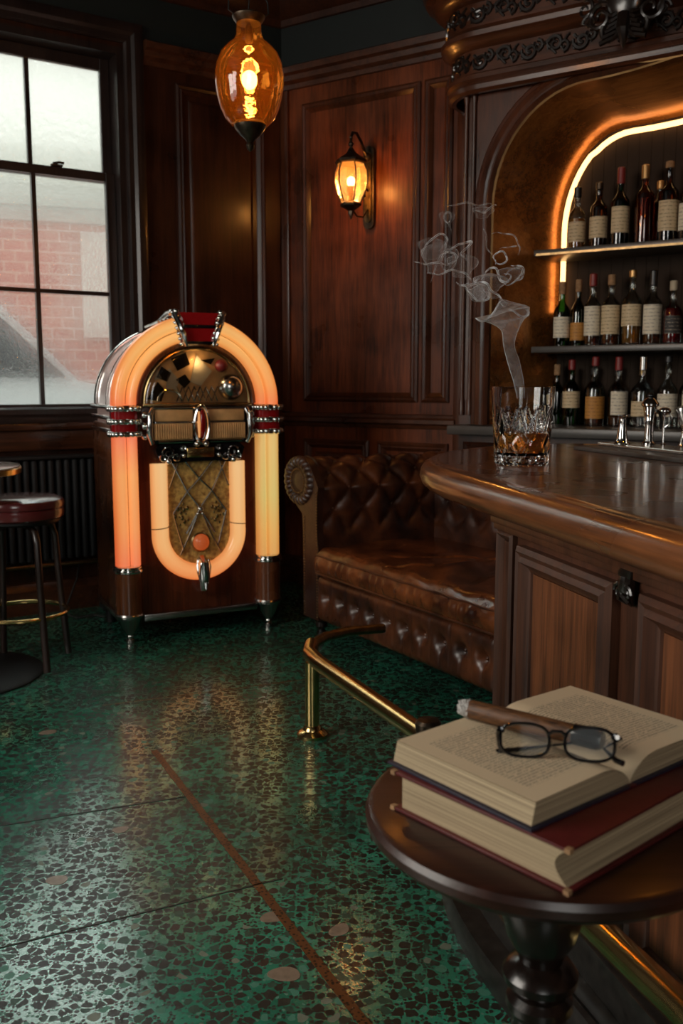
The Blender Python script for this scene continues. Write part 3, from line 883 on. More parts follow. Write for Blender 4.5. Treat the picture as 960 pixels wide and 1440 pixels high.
# left return of the casework and its shaft mouldings
m_ = MB().box(XL, XL + .04, F + .04, -.0, 1.05, ZT)
m_.box(XR - .04, XR, F + .04, -.0, 1.05, ZT)
m_.build('side_board', 'mahogany_dark', bbx, smooth=False)
for x in (XL + .015, XL + .055, XR - .055, XR - .015):
    MB().lathe([(.014, 1.05), (.014, 1.12), (.010, 1.13), (.010, 2.50), (.014, 2.52), (.014, 2.56)], 12, None, x, F - .006).build('pilaster', 'mahogany_trim', bbx)
# moulding that follows the arch
def along_arch(P, prof, name, mat):
    rs = []
    for i, (x, z) in enumerate(P):
        a = P[max(0, i - 1)]; c = P[min(len(P) - 1, i + 1)]
        d = Vector((c[0] - a[0], c[1] - a[1])).normalized(); nn = Vector((-d.y, d.x))
        rs.append([(x + nn.x * o, y, z + nn.y * o) for o, y in prof])
    return MB().rings(rs, True, True).build(name, mat, bbx)


along_arch(fa, [(-.012, F - .005), (-.012, F - .03), (.006, F - .045), (.02, F - .030), (.03, F - .035), (.055, F - .028), (.065, F - .012), (.08, F - .010), (.09, F + .001), (0, F + .001)], 'archivolt', 'mahogany_trim')
# curved reveal between the front and rear arch
rs = []
for k in range(9):
    s = k / 8
    e = math.sin(s * PI / 2)
    rs.append([(x0 + (x1 - x0) * (s ** 1.3 * .7 + e * .3), F + .003 + (.10 - F) * s, z0 + (z1 - z0) * (s ** 1.3 * .7 + e * .3)) for (x0, z0), (x1, z1) in zip(fa, ra)])
m_ = MB().rings(rs, False, False)
m_.build('niche_reveal', 'niche_copper_wood', bbx)
# rear panel: ribbed dark boards
m_ = MB()
x = 1.64
while x < 3.88:
    m_.box(x, x + .0545, .095, .11, 1.005, 2.50); x += .056
m_.build('niche_back', 'niche_board', bbx, smooth=False)
# led strip along the rear arch
led = [(x + (.012 if x < TC else -.012), z - .012 if z > 2.3 else z) for x, z in arch(1.672, 1.94, .32, .455, 2.445, 1.56)]
m_ = MB().tube([(x, .072, z) for x, z in led], .0125, 10)
m_.build('led_strip', 'led_light', bbx)
# shelves
for z in (1.835, 1.380):
    m_ = MB().box(1.625, 3.875, -.18, .092, z - .03, z, .004)
    sh = m_.build('shelf', 'grey_slate', bbx)
    if z > 1.5: MB().box(1.64, 3.86, -.187, -.181, z - .028, z - .018).build('shelf_edge', 'aged_brass', sh, smooth=False)
# worktop and lower cupboards
MB().box(1.29, 4.21, F - .06, .092, .955, 1.0, .006).build('worktop', 'grey_slate', bbx)
m_ = MB().box(XL, XR, F + .0, -.001, .10, .953)
m_.box(XL + .02, XR - .02, F + .05, -.001, 0, .10)
m_.build('cupboard', 'mahogany_dark', bbx, smooth=False)
for k in range(5):
    x0 = XL + .03 + k * .56
    d_ = MB().frame(x0, x0 + .53, .13, .92, PF, F - .001).box(x0 + .05, x0 + .48, F - .010, F - .001, .18, .87).build('door', 'mahogany_dark', bbx)
    MB().sphere((x0 + .47, F - .03, .55), .013).tube([(x0 + .47, F - .001, .55), (x0 + .47, F - .03, .55)], .006, 8).build('knob', 'aged_brass', d_)
# cornice with rounded end corners
path = [(XL - .10, -.0), (XL - .10, F + .20)] + [(XL + .10 + .2 * math.cos(rad(180 + a)), F + .16 + .2 * math.sin(rad(180 + a))) for a in range(10, 91, 10)]
path = path + [(2 * TC - x, y) for x, y in path[::-1]]
COR = [(0, 2.60), (.02, 2.60), (.035, 2.612), (.040, 2.63), (.030, 2.645), (.045, 2.655), (.045, 2.675), (.02, 2.685),
       (.015, 2.69), (.015, 2.79), (.03, 2.795), (.05, 2.81), (.062, 2.825), (.075, 2.83), (.078, 2.85), (.06, 2.865), (.05, 2.875),
       (.045, 2.88), (.045, 2.98), (.06, 2.985), (.085, 2.99), (.11, 3.01), (.13, 3.04), (.15, 3.05), (.165, 3.08), (.165, 3.11), (.185, 3.12), (.185, 3.19), (0, 3.19)]
COR = [(o + 0.0, z - .07) for o, z in COR]
MB().sweep(path, COR, side=1).build('cornice', 'mahogany_trim_x', bbx)
# lining of the top so the cornice is not hollow
MB().box(XL - .09, XR + .09, F - .02, -.0, 3.12 - .07, 3.12).build('cornice_top', 'mahogany_dark', bbx, smooth=False)

# carved acanthus bands
def path_at(s):
    acc = 0
    for i in range(len(path) - 1):
        a, c = Vector(path[i]), Vector(path[i + 1]); l = (c - a).length
        if acc + l >= s or i == len(path) - 2:
            d = (c - a).normalized(); p = a + d * (s - acc); return p, d
        acc += l


def carved(name, zc, h, off, s0, s1, step):
    m_ = MB(); s = s0; k = 0
    while s < s1:
        def put(pts2, r, flat=.8):
            P = []
            for u, v_ in pts2:
                p, d = path_at(max(0, s + u)); nn = Vector((d.y, -d.x))
                P.append((p.x + nn.x * (off + .006), p.y + nn.y * (off + .006), zc + v_))
            rr = [r * (1 - .6 * i / len(P)) for i in range(len(P))]
            m_.tube(P, rr, 6)
        f = 1 if k % 2 == 0 else -1
        put(spiral(step * .3, f * h * .05, h * .40, h * .08, f * PI * .9, -f * 1.35, 16), h * .13)
        put(spiral(step * .62, -f * h * .10, h * .30, h * .05, -f * PI * .5, f * 1.2, 12), h * .11)
        for q in range(5):
            a = -PI * .5 + f * .35 * q
            bx_, bz = step * (.15 + .17 * q), f * h * .12 * ((q % 2) * 2 - 1)
            put([(bx_, bz), (bx_ + .018 * math.cos(a * 2), bz + h * .18), (bx_ + .022, bz + h * .30 * ((q % 2) * 2 - 1))], h * .10)
        s += step; k += 1
    return m_.build(name, 'carved_wood', bbx)


plen = sum((Vector(path[i + 1]) - Vector(path[i])).length for i in range(len(path) - 1))
carved('carved_frieze', 2.67, .088, .012, .12, plen - .15, .118)
carved('carved_frieze', 2.862, .088, .042, .12, plen - .15, .118)

# carved crest hanging on the cornice
m_ = MB()
cx, cy, cz = 2.13, F - .20, 2.74
m_.sphere((cx, cy + .01, cz + .02), .085, 20, 12, (1.0, .42, 1.25))
m_.sphere((cx, cy - .015, cz + .06), .045, 16, 10, (1.0, .6, 1.3))
for sx in (-1, 1):
    for (px, pz, r0, r1, a0, tn, rr) in ((.085, .06, .075, .015, 0.3, 1.4, .014), (.10, -.05, .060, .012, 2.6, -1.5, .013), (.17, .00, .040, .008, 1.4, 1.3, .009), (.05, -.11, .045, .010, .6, -1.4, .011), (.15, -.055, .030, .006, 0., 1.3, .008), (.06, .15, .05, .01, 3.4, -1.3, .011), (.14, .12, .04, .008, 2., 1.3, .009)):
        P = spiral(px, pz, r0, r1, a0, tn, 20)
        m_.tube([(cx + sx * x, cy - .01 + .02 * abs(x) / .1, cz + z) for x, z in P], [rr * (1 - .5 * i / 20) for i in range(21)], 7)
    for q in range(6):
        a = rad(200 + q * 24)
        x0, z0 = .05 + .03 * math.cos(a), -.04 - .02 * q
        m_.tube([(cx + sx * x0 * .5, cy, cz + z0), (cx + sx * (x0 + .02), cy - .012, cz + z0 - .02), (cx + sx * (x0 + .045 - .006 * q), cy, cz + z0 - .012)], [.009, .011, .003], 6)
m_.tube([(cx, cy, cz - .06), (cx, cy - .02, cz - .12), (cx + .003, cy - .01, cz - .165), (cx, cy, cz - .19)], [.028, .026, .014, .003], 8)
m_.build('carved_crest', 'carved_wood', bbx)

# ================================================================== bottles
def bottle(name, H_, r, sh, neck, nr, glass, liquid, level, cap, capz, label, lab, cat, grp, loc, back=False):
    """H_ total height, sh shoulder start, neck neck start, lab = (z0, z1, material) or None"""
    t = thing(name, label, cat, loc, R.uniform(-.5, .5), grp)
    prof = [(r * .80, .004), (r * .95, .0), (r, .012), (r, sh * .5), (r, sh)]
    for i in range(1, 6):
        s = i / 5; prof.append((nr + (r - nr) * (0.5 + 0.5 * math.cos(s * PI)), sh + (neck - sh) * s))
    prof += [(nr, H_ - .03), (nr * 1.18, H_ - .026), (nr * 1.18, H_ - .012), (nr, H_ - .010)]
    MB().lathe(prof, 20).build('glass_body', glass, t)
    if liquid and level > 0:
        lp = [(r * .3, .012), (r * .9, .012), (r * .93, .02), (r * .93, min(level, sh))]
        if level > sh:
            s = (level - sh) / (neck - sh); lp.append(((nr + (r - nr) * (0.5 + 0.5 * math.cos(s * PI))) * .9, level))
        MB().lathe(lp, 18).build('liquid', liquid, t)
    if lab:
        z0, z1, lm = lab
        a0, a1 = rad(-175), rad(-5)
        rs = []
        for i in range(13):
            a = a0 + (a1 - a0) * i / 12
            c_, s_ = math.cos(a), math.sin(a)
            rs.append([((r + .0006) * c_, (r + .0006) * s_, z0), ((r + .0006) * c_, (r + .0006) * s_, z1), ((r + .0016) * c_, (r + .0016) * s_, z1), ((r + .0016) * c_, (r + .0016) * s_, z0)])
        MB().rings(rs, True, True).build('paper_label', lm, t)
    MB().lathe([(nr * 1.05, H_ - capz), (nr * 1.28, H_ - capz + .003), (nr * 1.28, H_ - .004), (nr * 1.0, H_)], 14).build('stopper', cap, t)
    return t


def m_label(name, base, ink, blk=None):
    m, nt, b, o = newmat(name)
    tc = nt.nodes.new('ShaderNodeTexCoord'); sp = nt.nodes.new('ShaderNodeSeparateXYZ'); nt.links.new(tc.outputs['Object'], sp.inputs[0])
    w_ = N(nt, 'ShaderNodeTexNoise'); w_.inputs['Scale'].default_value = 1; w_.inputs['Detail'].default_value = 2
    v = coords(nt, (90, 90, 260)); nt.links.new(v, w_.inputs['Vector'])
    fr = N(nt, 'ShaderNodeMath', operation='MULTIPLY'); fr.inputs[1].default_value = 62; nt.links.new(sp.outputs['Z'], fr.inputs[0])
    ff = N(nt, 'ShaderNodeMath', operation='FRACT'); nt.links.new(fr.outputs[0], ff.inputs[0])
    lt = N(nt, 'ShaderNodeMath', operation='LESS_THAN'); lt.inputs[1].default_value = .3; nt.links.new(ff.outputs[0], lt.inputs[0])
    g = N(nt, 'ShaderNodeMath', operation='GREATER_THAN'); g.inputs[1].default_value = .5; nt.links.new(w_.outputs['Fac'], g.inputs[0])
    mu = N(nt, 'ShaderNodeMath', operation='MULTIPLY'); nt.links.new(lt.outputs[0], mu.inputs[0]); nt.links.new(g.outputs[0], mu.inputs[1])
    m6 = N(nt, 'ShaderNodeMath', operation='MULTIPLY'); m6.inputs[1].default_value = .6; nt.links.new(mu.outputs[0], m6.inputs[0])
    mx = N(nt, 'ShaderNodeMix', data_type='RGBA'); nt.links.new(m6.outputs[0], mx.inputs[0])
    mx.inputs[6].default_value = (*base, 1); mx.inputs[7].default_value = (*ink, 1)
    nt.links.new(mx.outputs[2], b.inputs['Base Color']); b.inputs['Roughness'].default_value = .6
    MATS[name] = m


m_label('label_a', (0.68, 0.53, 0.32), (0.10, 0.05, 0.03))
m_label('label_b', (0.78, 0.70, 0.54), (0.15, 0.12, 0.10))
m_label('label_dark', (0.035, 0.03, 0.028), (0.4, 0.34, 0.25))
m_label('label_orange', (0.55, 0.25, 0.05), (0.2, 0.05, 0.02))
GT, GM, GB = 'bottles on the top shelf', 'bottles on the middle shelf', 'bottles on the worktop of the back bar'
def bp(t, off, z): p = wp(t, off); return (p[0], p[1], z)


# top shelf, shelf surface 1.835
ZT_, ZM_, ZB_ = 1.835, 1.380, 1.0
rows = [
 # t, off, z, H, r, shoulder, neck, neck r, glass, liquid, level, cap, cap height, label words, paper label
 (1.782, -.03, ZT_, .300, .040, .165, .215, .014, 'bottle_clear', 'liquor_gold', .15, 'cap_black', .05, 'clear bottle of pale gold spirit beside the light strip on the top shelf', (.04, .135, 'label_a'), GT),
 (1.887, -.03, ZT_, .310, .040, .190, .235, .014, 'bottle_brown', 'liquor_amber', .10, 'dark_bronze', .035, 'round-shouldered dark brown bottle with a narrow cream label, second on the top shelf', (.05, .150, 'label_a'), GT),
 (1.988, -.03, ZT_, .366, .042, .205, .265, .014, 'bottle_green', None, 0, 'wax_red', .075, 'tall dark bottle with a long red capsule on the top shelf', (.065, .185, 'label_a'), GT),
 (2.100, -.03, ZT_, .364, .044, .225, .275, .014, 'bottle_rose', 'liquor_amber', .21, 'cap_gold', .065, 'tall reddish bottle without a paper label on the top shelf', None, GT),
 (2.208, -.03, ZT_, .366, .044, .225, .275, .015, 'bottle_brown', None, 0, 'cork', .03, 'dark brown bottle with a big cream label and cork stopper on the top shelf', (.055, .19, 'label_a'), GT),
 (2.300, -.03, ZT_, .330, .044, .20, .25, .015, 'bottle_clear', None, 0, 'label_cream', .06, 'bottle with a pale capsule cut by the photo edge on the top shelf', (.05, .17, 'label_b'), GT),
 (2.150, .045, ZT_, .300, .036, .19, .235, .013, 'bottle_brown', None, 0, 'cap_gold', .04, 'small bottle half hidden behind the reddish bottle on the top shelf', None, GT),
 # middle shelf
 (1.722, -.03, ZM_, .315, .040, .170, .225, .013, 'bottle_green', None, 0, 'cork', .06, 'dark green wine bottle below the end of the light strip', (.045, .145, 'label_b'), GM),
 (1.803, -.03, ZM_, .322, .034, .165, .235, .012, 'bottle_green', None, 0, 'cork', .06, 'slim dark bottle with an orange and black label on the middle shelf', (.03, .115, 'label_orange'), GM),
 (1.874, -.03, ZM_, .345, .038, .190, .240, .014, 'bottle_clear', 'liquor_amber', .06, 'wax_red', .06, 'clear bottle with red capsule and cream label on the middle shelf', (.05, .190, 'label_b'), GM),
 (1.963, -.03, ZM_, .335, .042, .190, .240, .014, 'bottle_clear', 'liquor_amber', .07, 'cork', .05, 'clear bottle with an amber base and a brown-topped label on the middle shelf', (.055, .190, 'label_a'), GM),
 (2.062, -.03, ZM_, .350, .044, .200, .260, .014, 'bottle_clear', 'liquor_gold', .10, 'cap_gold', .035, 'clear bottle of glowing golden spirit on the middle shelf', (.09, .19, 'label_a'), GM),
 (2.158, -.03, ZM_, .342, .041, .190, .240, .014, 'bottle_clear', 'liquor_amber', .05, 'cap_black', .07, 'clear bottle with a long black capsule on the middle shelf', (.05, .185, 'label_b'), GM),
 (2.250, -.03, ZM_, .290, .042, .150, .195, .014, 'bottle_clear', 'liquor_red', .165, 'label_cream', .045, 'squat bottle of red liqueur with a dark label and cream cap', (.05, .13, 'label_dark'), GM),
 (2.340, -.03, ZM_, .275, .040, .150, .195, .014, 'bottle_clear', 'liquor_red', .15, 'wax_red', .045, 'red liqueur bottle cut by the photo edge on the middle shelf', None, GM),
 # worktop row, front
 (1.800, -.08, ZB_, .318, .040, .175, .225, .013, 'bottle_green', None, 0, 'wax_red', .05, 'near-black wine bottle with a cream label on the worktop', (.085, .165, 'label_a'), GB),
 (1.916, -.08, ZB_, .330, .046, .175, .235, .014, 'bottle_clear', 'liquor_amber', .05, 'wax_red', .045, 'clear bottle with an orange label and red-brown capsule on the worktop', (.035, .14, 'label_orange'), GB),
 (2.028, -.08, ZB_, .328, .045, .165, .225, .014, 'bottle_clear', 'liquor_amber', .05, 'wax_red', .065, 'clear bottle with a wide white label and rust capsule on the worktop', (.055, .165, 'label_b'), GB),
 (2.142, -.08, ZB_, .328, .052, .165, .225, .015, 'bottle_clear', None, 0, 'dull_chrome', .065, 'broad clear bottle with a silver capsule behind the tap', (.05, .12, 'label_a'), GB),
 (2.256, -.08, ZB_, .328, .044, .170, .225, .014, 'bottle_clear', None, 0, 'cap_black', .03, 'clear bottle with frosted white label, black cap, on the worktop', (.05, .155, 'label_b'), GB),
 (2.350, -.08, ZB_, .320, .042, .170, .225, .014, 'bottle_clear', None, 0, 'label_cream', .05, 'clear bottle at the photo edge on the worktop', (.05, .155, 'label_b'), GB),
 # worktop row, rear
 (1.690, .02, ZB_, .298, .036, .16, .215, .013, 'bottle_green', None, 0, 'cork', .055, 'dark bottle with a cork at the far end behind the glass', None, GB),
 (1.765, .03, ZB_, .285, .034, .16, .215, .012, 'bottle_green', None, 0, 'cap_gold', .045, 'dark bottle with gold cap standing second in the rear row', (.07, .14, 'label_a'), GB),
 (1.868, .04, ZB_, .285, .034, .16, .215, .012, 'bottle_green', None, 0, 'cap_black', .04, 'dark bottle with black cap in the rear row of the worktop', None, GB),
 (1.985, .04, ZB_, .285, .034, .16, .215, .011, 'bottle_brown', None, 0, 'cap_black', .045, 'brown bottle seen between the orange and white labels', None, GB),
 (2.105, .04, ZB_, .285, .034, .16, .215, .011, 'bottle_brown', None, 0, 'cap_gold', .045, 'brown bottle with bronze cap behind the white-labelled bottle', None, GB),
]
for (t, off, z, H_, r, sh, nk, nr, gl, lq, lv, cp, cz_, lb, pl_, g) in rows:
    bottle('bottle', H_, r, sh, nk, nr, gl, lq, lv, cp, cz_, lb, pl_, 'bottle', g, bp(t, off, z))
# ================================================================== the bar
BA = rad(-76)
bar = thing('bar', 'curved-end wooden bar with panelled front and thick rounded counter', 'bar', (.365, 2.1, 0), BA)
_Mi = (Matrix.Translation((.365, 2.1, 0)) @ Matrix.Rotation(BA, 4, 'Z')).inverted()
def bl2(x, y): q = _Mi @ Vector((x, y, 0)); return (q.x, q.y)


# body outline in the room, front corner first
bodyp = [bl2(*p) for p in ((.365, 2.1), (.365 + 2.2 * .242, 2.1 - 2.2 * .970), (1.75, .10), (1.35, 2.0), (1.10, 2.42), (.62, 2.38))]
MB().prism(bodyp, .10, .905).build('body', 'bar_frame', bar, smooth=False)
# front panels in local x (along the front), face y = 0
BP = [(0, 0), (0, .018), (.010, .026), (.020, .020), (.030, .028), (.042, .012), (.050, .008), (.054, .0)]
for x0, x1 in ((.13, .525), (.61, 1.02), (1.10, 1.52), (1.60, 2.05)):
    m_ = MB().frame(x0, x1, .20, .855, BP)
    pn = m_.build('panel_moulding', 'bar_frame', bar)
    MB().box(x0 + .054, x1 - .054, -.004, 0, .254, .801).build('panel_field', 'bar_panel', pn, smooth=False)
# corner pilaster: two slim shafts with an arched head
m_ = MB()
m_.frame(.012, .095, .14, .872, [(0, 0), (0, .012), (.007, .018), (.014, .012), (.02, .004), (.024, 0)])
m_.box(.036, .071, -.007, 0, .165, .85, .002)
m_.build('corner_pilaster', 'bar_frame', bar)
# carved corbels under the counter
for xc in (.568, 1.06, 1.56):
    m_ = MB()
    m_.box(xc - .020, xc + .020, -.024, 0, .872, .900, .004)
    m_.tube([(xc, -.014, .875), (xc, -.016, .855), (xc, -.010, .835), (xc, -.003, .825)], [.015, .016, .011, .004], 10)
    for sx in (-1, 1):
        m_.tube([(xc + sx * x, -.028 + .01 * (1 - z * 10) * .5, .848 + z) for x, z in spiral(.012, .0, .016, .004, 0, 1.2, 12)], .004, 6)
        m_.tube([(xc + sx * .004, -.028, .845), (xc + sx * .014, -.022, .835), (xc + sx * .006, -.010, .825)], [.005, .005, .002], 6)
    m_.build('corbel', 'carved_wood', bar)
# counter slab with a full bullnose
out = [(.385, 2.115 - .0)]
world_outline = [(.900, -.30), (.610, .81), (.545, 1.06), (.482, 1.31), (.425, 1.55), (.372, 1.79), (.318, 2.02), (.266, 2.24), (.232, 2.42), (.220, 2.58), (.232, 2.75), (.272, 2.92), (.345, 3.08), (.455, 3.23), (.60, 3.36), (.76, 3.43), (.90, 3.43), (1.02, 3.34), (1.10, 3.20), (1.17, 2.95), (1.30, 2.45), (1.50, 1.7), (1.75, .75), (2.0, -.15)]
def smooth_loop(P, it=2):
    for _ in range(it):
        Q = []
        for i in range(len(P)):
            a, c = P[i], P[(i + 1) % len(P)]
            Q += [(a[0] * .75 + c[0] * .25, a[1] * .75 + c[1] * .25), (a[0] * .25 + c[0] * .75, a[1] * .25 + c[1] * .75)]
        P = Q
    return P


ol = smooth_loop([bl2(*p) for p in world_outline], 3)
CH, CT = .985, .905


def inset(P, d):
    n = len(P); Q = []
    ar = sum(P[i][0] * P[(i + 1) % n][1] - P[(i + 1) % n][0] * P[i][1] for i in range(n))
    sg = 1 if ar > 0 else -1
    for i in range(n):
        a, p, c = Vector(P[i - 1]), Vector(P[i]), Vector(P[(i + 1) % n])
        t = (c - a).normalized(); nn = Vector((-t.y, t.x)) * sg
        Q.append((p.x + nn.x * d, p.y + nn.y * d))
    return Q


rs = []
for d, z in ((.085, CT + .004), (.05, CT), (.022, CT + .004), (.007, CT + .016), (.0, CT + .034), (.003, CT + .052), (.012, CT + .066), (.026, CT + .074), (.036, CT + .078), (.040, CT + .0765), (.046, CH - .002), (.055, CH)):
    rs.append([(x, y, z) for x, y in inset(ol, d)])
m_ = MB().rings(rs, True, False)
nb = len(ol)
last = len(m_.v) - nb
m_.f.append(tuple(range(last, last + nb))); m_.f.append(tuple(range(nb - 1, -1, -1)))
ct = m_.build('counter', 'counter_wood', bar, angle=50)
for p_ in ct.data.polygons:
    if len(p_.vertices) > 8: p_.use_smooth = False
# fascia moulding under the counter, following the front
fr_path = [(2.3, -.0), (-.0, -.0), (-.0, .30)]
m_ = MB().box(.0, 2.2, -.018, 0, .872, .906, .004).box(.0, 2.2, -.026, -.018, .888, .906, .003)
m_.build('fascia', 'bar_frame', bar)
# plinth: a dark rounded step around the foot of the bar
pw = [(.234, 2.03), (.245, 1.90), (.272, 1.77), (.312, 1.645), (.36, 1.50), (.44, 1.21), (.60, .60), (.78, -.1), (1.75, 0.0), (1.36, 1.95), (1.15, 2.38), (.80, 2.46), (.52, 2.42), (.33, 2.30), (.25, 2.18)]
plo = smooth_loop([bl2(*p) for p in pw], 2)
rs = []
for d, z in ((0, .0), (0, .045), (.006, .055), (.055, .058), (.060, .072), (.070, .084), (.082, .086), (.092, .080), (.10, .088), (.12, .092)):
    rs.append([(x, y, z) for x, y in inset(plo, d)])
m_ = MB().rings(rs, True, False)
nb = len(plo); last = len(m_.v) - nb
m_.f.append(tuple(range(last, last + nb))); m_.f.append(tuple(range(nb - 1, -1, -1)))
m_.build('plinth', 'plinth_paint', bar, angle=40)
MB().box(.02, 2.2, -.035, 0, .092, .17, .006).build('base_moulding', 'plinth_paint', bar)

# foot rail
fr = thing('foot_rail', 'brass foot rail running in front of the bar', 'rail', (-.118, 3.06, 0), 0)
def fo(x, y, z): return (x + .118, y - 3.06, z)
railp = [(.16, 3.44, .275), (.02, 3.36, .285), (-.06, 3.27, .288), (-.105, 3.17, .288), (-.108, 3.06, .288), (-.075, 2.955, .288), (.05, 2.68, .288), (.235, 2.275, .288), (.30, 2.03, .288), (.415, 1.50, .288), (.50, 1.25, .288), (.60, .86, .288), (.74, .28, .288)]
MB().tube([fo(*p) for p in railp[3:]], .026, 18).build('tube', 'brass', fr)
MB().tube([fo(*p) for p in railp[:4]], .018, 14).build('end_tube', 'aged_brass', fr)
for (x, y, nm) in ((-.100, 3.05, 0), (.675, .56, 1)):
    z0 = 0.0 if not nm else .09
    MB().lathe([(.052, z0), (.054, z0 + .010), (.046, z0 + .018), (.034, z0 + .024), (.030, z0 + .034), (.024, z0 + .040), (.0235, .262)], 22).build('post', 'brass', fr).location = fo(x, y, 0)
MB().tube([fo(.385, 1.62, .288), fo(.484, 1.645, .288)], .012, 10).build('bracket', 'brass', fr)
MB().lathe([(.028, .300), (.033, .306), (.034, .330), (.028, .338), (.008, .342)], 20).build('cap', 'dark_bronze', fr).location = fo(.225, 2.30, 0)
for p in fr.children:
    if p.name.startswith('cap'): p['label'] = 'dark knurled cap on the rail joint'

# ---- tray and taps on the counter
TA = rad(-72.5)
ty = thing('drip_tray', 'long slate and steel drip tray on the rear of the counter', 'drip tray', (.765, 3.05, CH), TA)
MB().box(0, 1.5, .0, .20, .0, .014, .003).build('tray_base', 'grey_slate', ty)
MB().box(.03, 1.48, .070, .19, .0145, .026, .003).build('grille', 'tray_steel', ty, smooth=False)
def tapthing(name, lab, cat, loc): return thing(name, lab, cat, loc, 0)


zt = CH + .026
t = tapthing('pourer', 'short waisted chrome pourer on the drip tray', 'pourer', (.884, 2.92, zt))
MB().lathe([(.024, 0), (.025, .005), (.019, .012), (.017, .02), (.013, .05), (.0105, .075), (.012, .082), (.014, .088), (.016, .09), (.015, .093), (.009, .092)], 18).build('body', 'chrome', t)
MB().tube([(.0, 0, .086), (.012, 0, .092), (.022, -.003, .090)], [.006, .005, .004], 8).build('spout', 'chrome', t)
t = tapthing('beer_tap', 'chrome bar tap with bulbous head and black finial', 'tap', (.962, 2.90, zt))
MB().lathe([(.020, 0), (.021, .006), (.014, .012), (.013, .06), (.015, .066), (.017, .072), (.0145, .078), (.018, .10), (.020, .118), (.026, .122), (.027, .128), (.018, .140), (.010, .146)], 20).build('column', 'chrome', t)
MB().sphere((0, 0, .153), .011, 12, 8, (1, 1, .8)).build('finial', 'gloss_black', t)
MB().tube([(.012, 0, .108), (.030, -.01, .100), (.034, -.012, .07), (.030, -.012, .05)], [.008, .008, .006, .005], 10).build('spout', 'chrome', t)
t = tapthing('lever_tap', 'thin chrome lever tap with a ball joint', 'tap', (1.008, 2.90, zt))
MB().lathe([(.010, 0), (.0035, .006), (.003, .09), (.004, .095)], 12).sphere((0, 0, .105), .017, 14, 9, (1.2, 1, .75)).build('stem', 'chrome', t)
MB().tube([(.012, 0, .10), (.022, -.004, .085), (.012, -.006, .065), (.0, -.004, .055)], .003, 8).build('lever', 'chrome', t)
t = tapthing('spirit_pourer', 'large tilted chrome pourer at the photo edge', 'pourer', (1.06, 2.86, zt))
MB().lathe([(.020, 0), (.014, .01), (.010, .05)], 16).build('stem', 'chrome', t)
MB().lathe([(.019, -.035), (.022, -.03), (.022, .035), (.019, .04)], 18, Matrix.Translation((0, 0, .083)) @ Matrix.Rotation(rad(-18), 4, 'Y')).build('head', 'dull_chrome', t)

# ---- the whisky glass
gx, gy = .487, 2.500
tg = thing('whisky_glass', 'cut crystal tumbler of whisky on the bar counter', 'glass', (gx, gy, CH), 0)
NA = 80
HG, RB, RT = .208, .072, .0845
prof = []
rows_ = 46
def cut(u, th):
    """depth of the cut pattern; u 0 bottom .. 1 top"""
    z = u * HG; d = 0.0
    if .020 < z < .088:      # crossing diamond cuts around the drink
        k = 10 * th / (2 * PI); w_ = (z - .020) / .068 * 2.0
        a = abs(((k + w_ * .5) % 1) - .5) * 2; c = abs(((k - w_ * .5) % 1) - .5) * 2
        d = max(max(0, 1 - (1 - a) / .42), max(0, 1 - (1 - c) / .42)) * .0030
    elif .088 <= z < .150:   # pointed wedges above
        k = (10 * th / (2 * PI)) % 1; s = (z - .088) / .062
        q = abs(k - .5) * 2
        d = max(0, 1 - (s + abs(1 - q) * 1.6) * 1.0) * .005
        d = max(d, max(0, .45 - abs(q - s * .85) * 3.2) * .005)
    elif z <= .020:
        k = (20 * th / (2 * PI)) % 1
        d = abs(k - .5) * 2 * .0035 * min(1, z / .006)
    return d


rs = []
for i in range(rows_ + 1):
    u = i / rows_; z = u * HG
    r = RB + (RT - RB) * u
    if z < .004: r -= .003 * (1 - z / .004)
    rs.append([((r - cut(u, 2 * PI * j / (NA * 2))) * math.cos(2 * PI * j / (NA * 2)), (r - cut(u, 2 * PI * j / (NA * 2))) * math.sin(2 * PI * j / (NA * 2)), z) for j in range(NA * 2)])
for rr_, z in ((RT - .0012, HG + .0006), (RT - .003, HG), (RB + .0045, .095), (RB - .004, .034), (RB - .016, .026), (RB - .045, .024), (.004, .024)):
    rs.append([(rr_ * math.cos(2 * PI * j / (NA * 2)), rr_ * math.sin(2 * PI * j / (NA * 2)), z) for j in range(NA * 2)])
MB().rings(rs, True, True).build('tumbler', 'cut_crystal', tg, angle=14)
m = bpy.data.materials.new('whisky_liquid'); m.use_nodes = True
b = m.node_tree.nodes['Principled BSDF']; b.inputs['Transmission Weight'].default_value = 0.90; b.inputs['IOR'].default_value = 1.36
b.inputs['Roughness'].default_value = 0.0; b.inputs['Base Color'].default_value = (1.0, 0.42, 0.07, 1)
MATS['whisky_liquid'] = m
MB().lathe([(.004, .0246), (RB - .046, .0246), (RB - .017, .0266), (RB - .0048, .036), (RB + .0030, .086), (RB + .0030, .0865), (.004, .0862)], 64).build('whisky', 'whisky_liquid', tg)

# ---- smoke rising from the glass
m_ = MB(); dens = []
def sx_(px, py, Y=2.50):
    f = 1300; p = math.atan(180 / 1300); x = (px - 480) / f; v_ = (720 - py) / f
    k = Y / (math.cos(p) + math.sin(p) * v_)
    return (x * k - gx, 1.2 + (-math.sin(p) + math.cos(p) * v_) * k - CH)


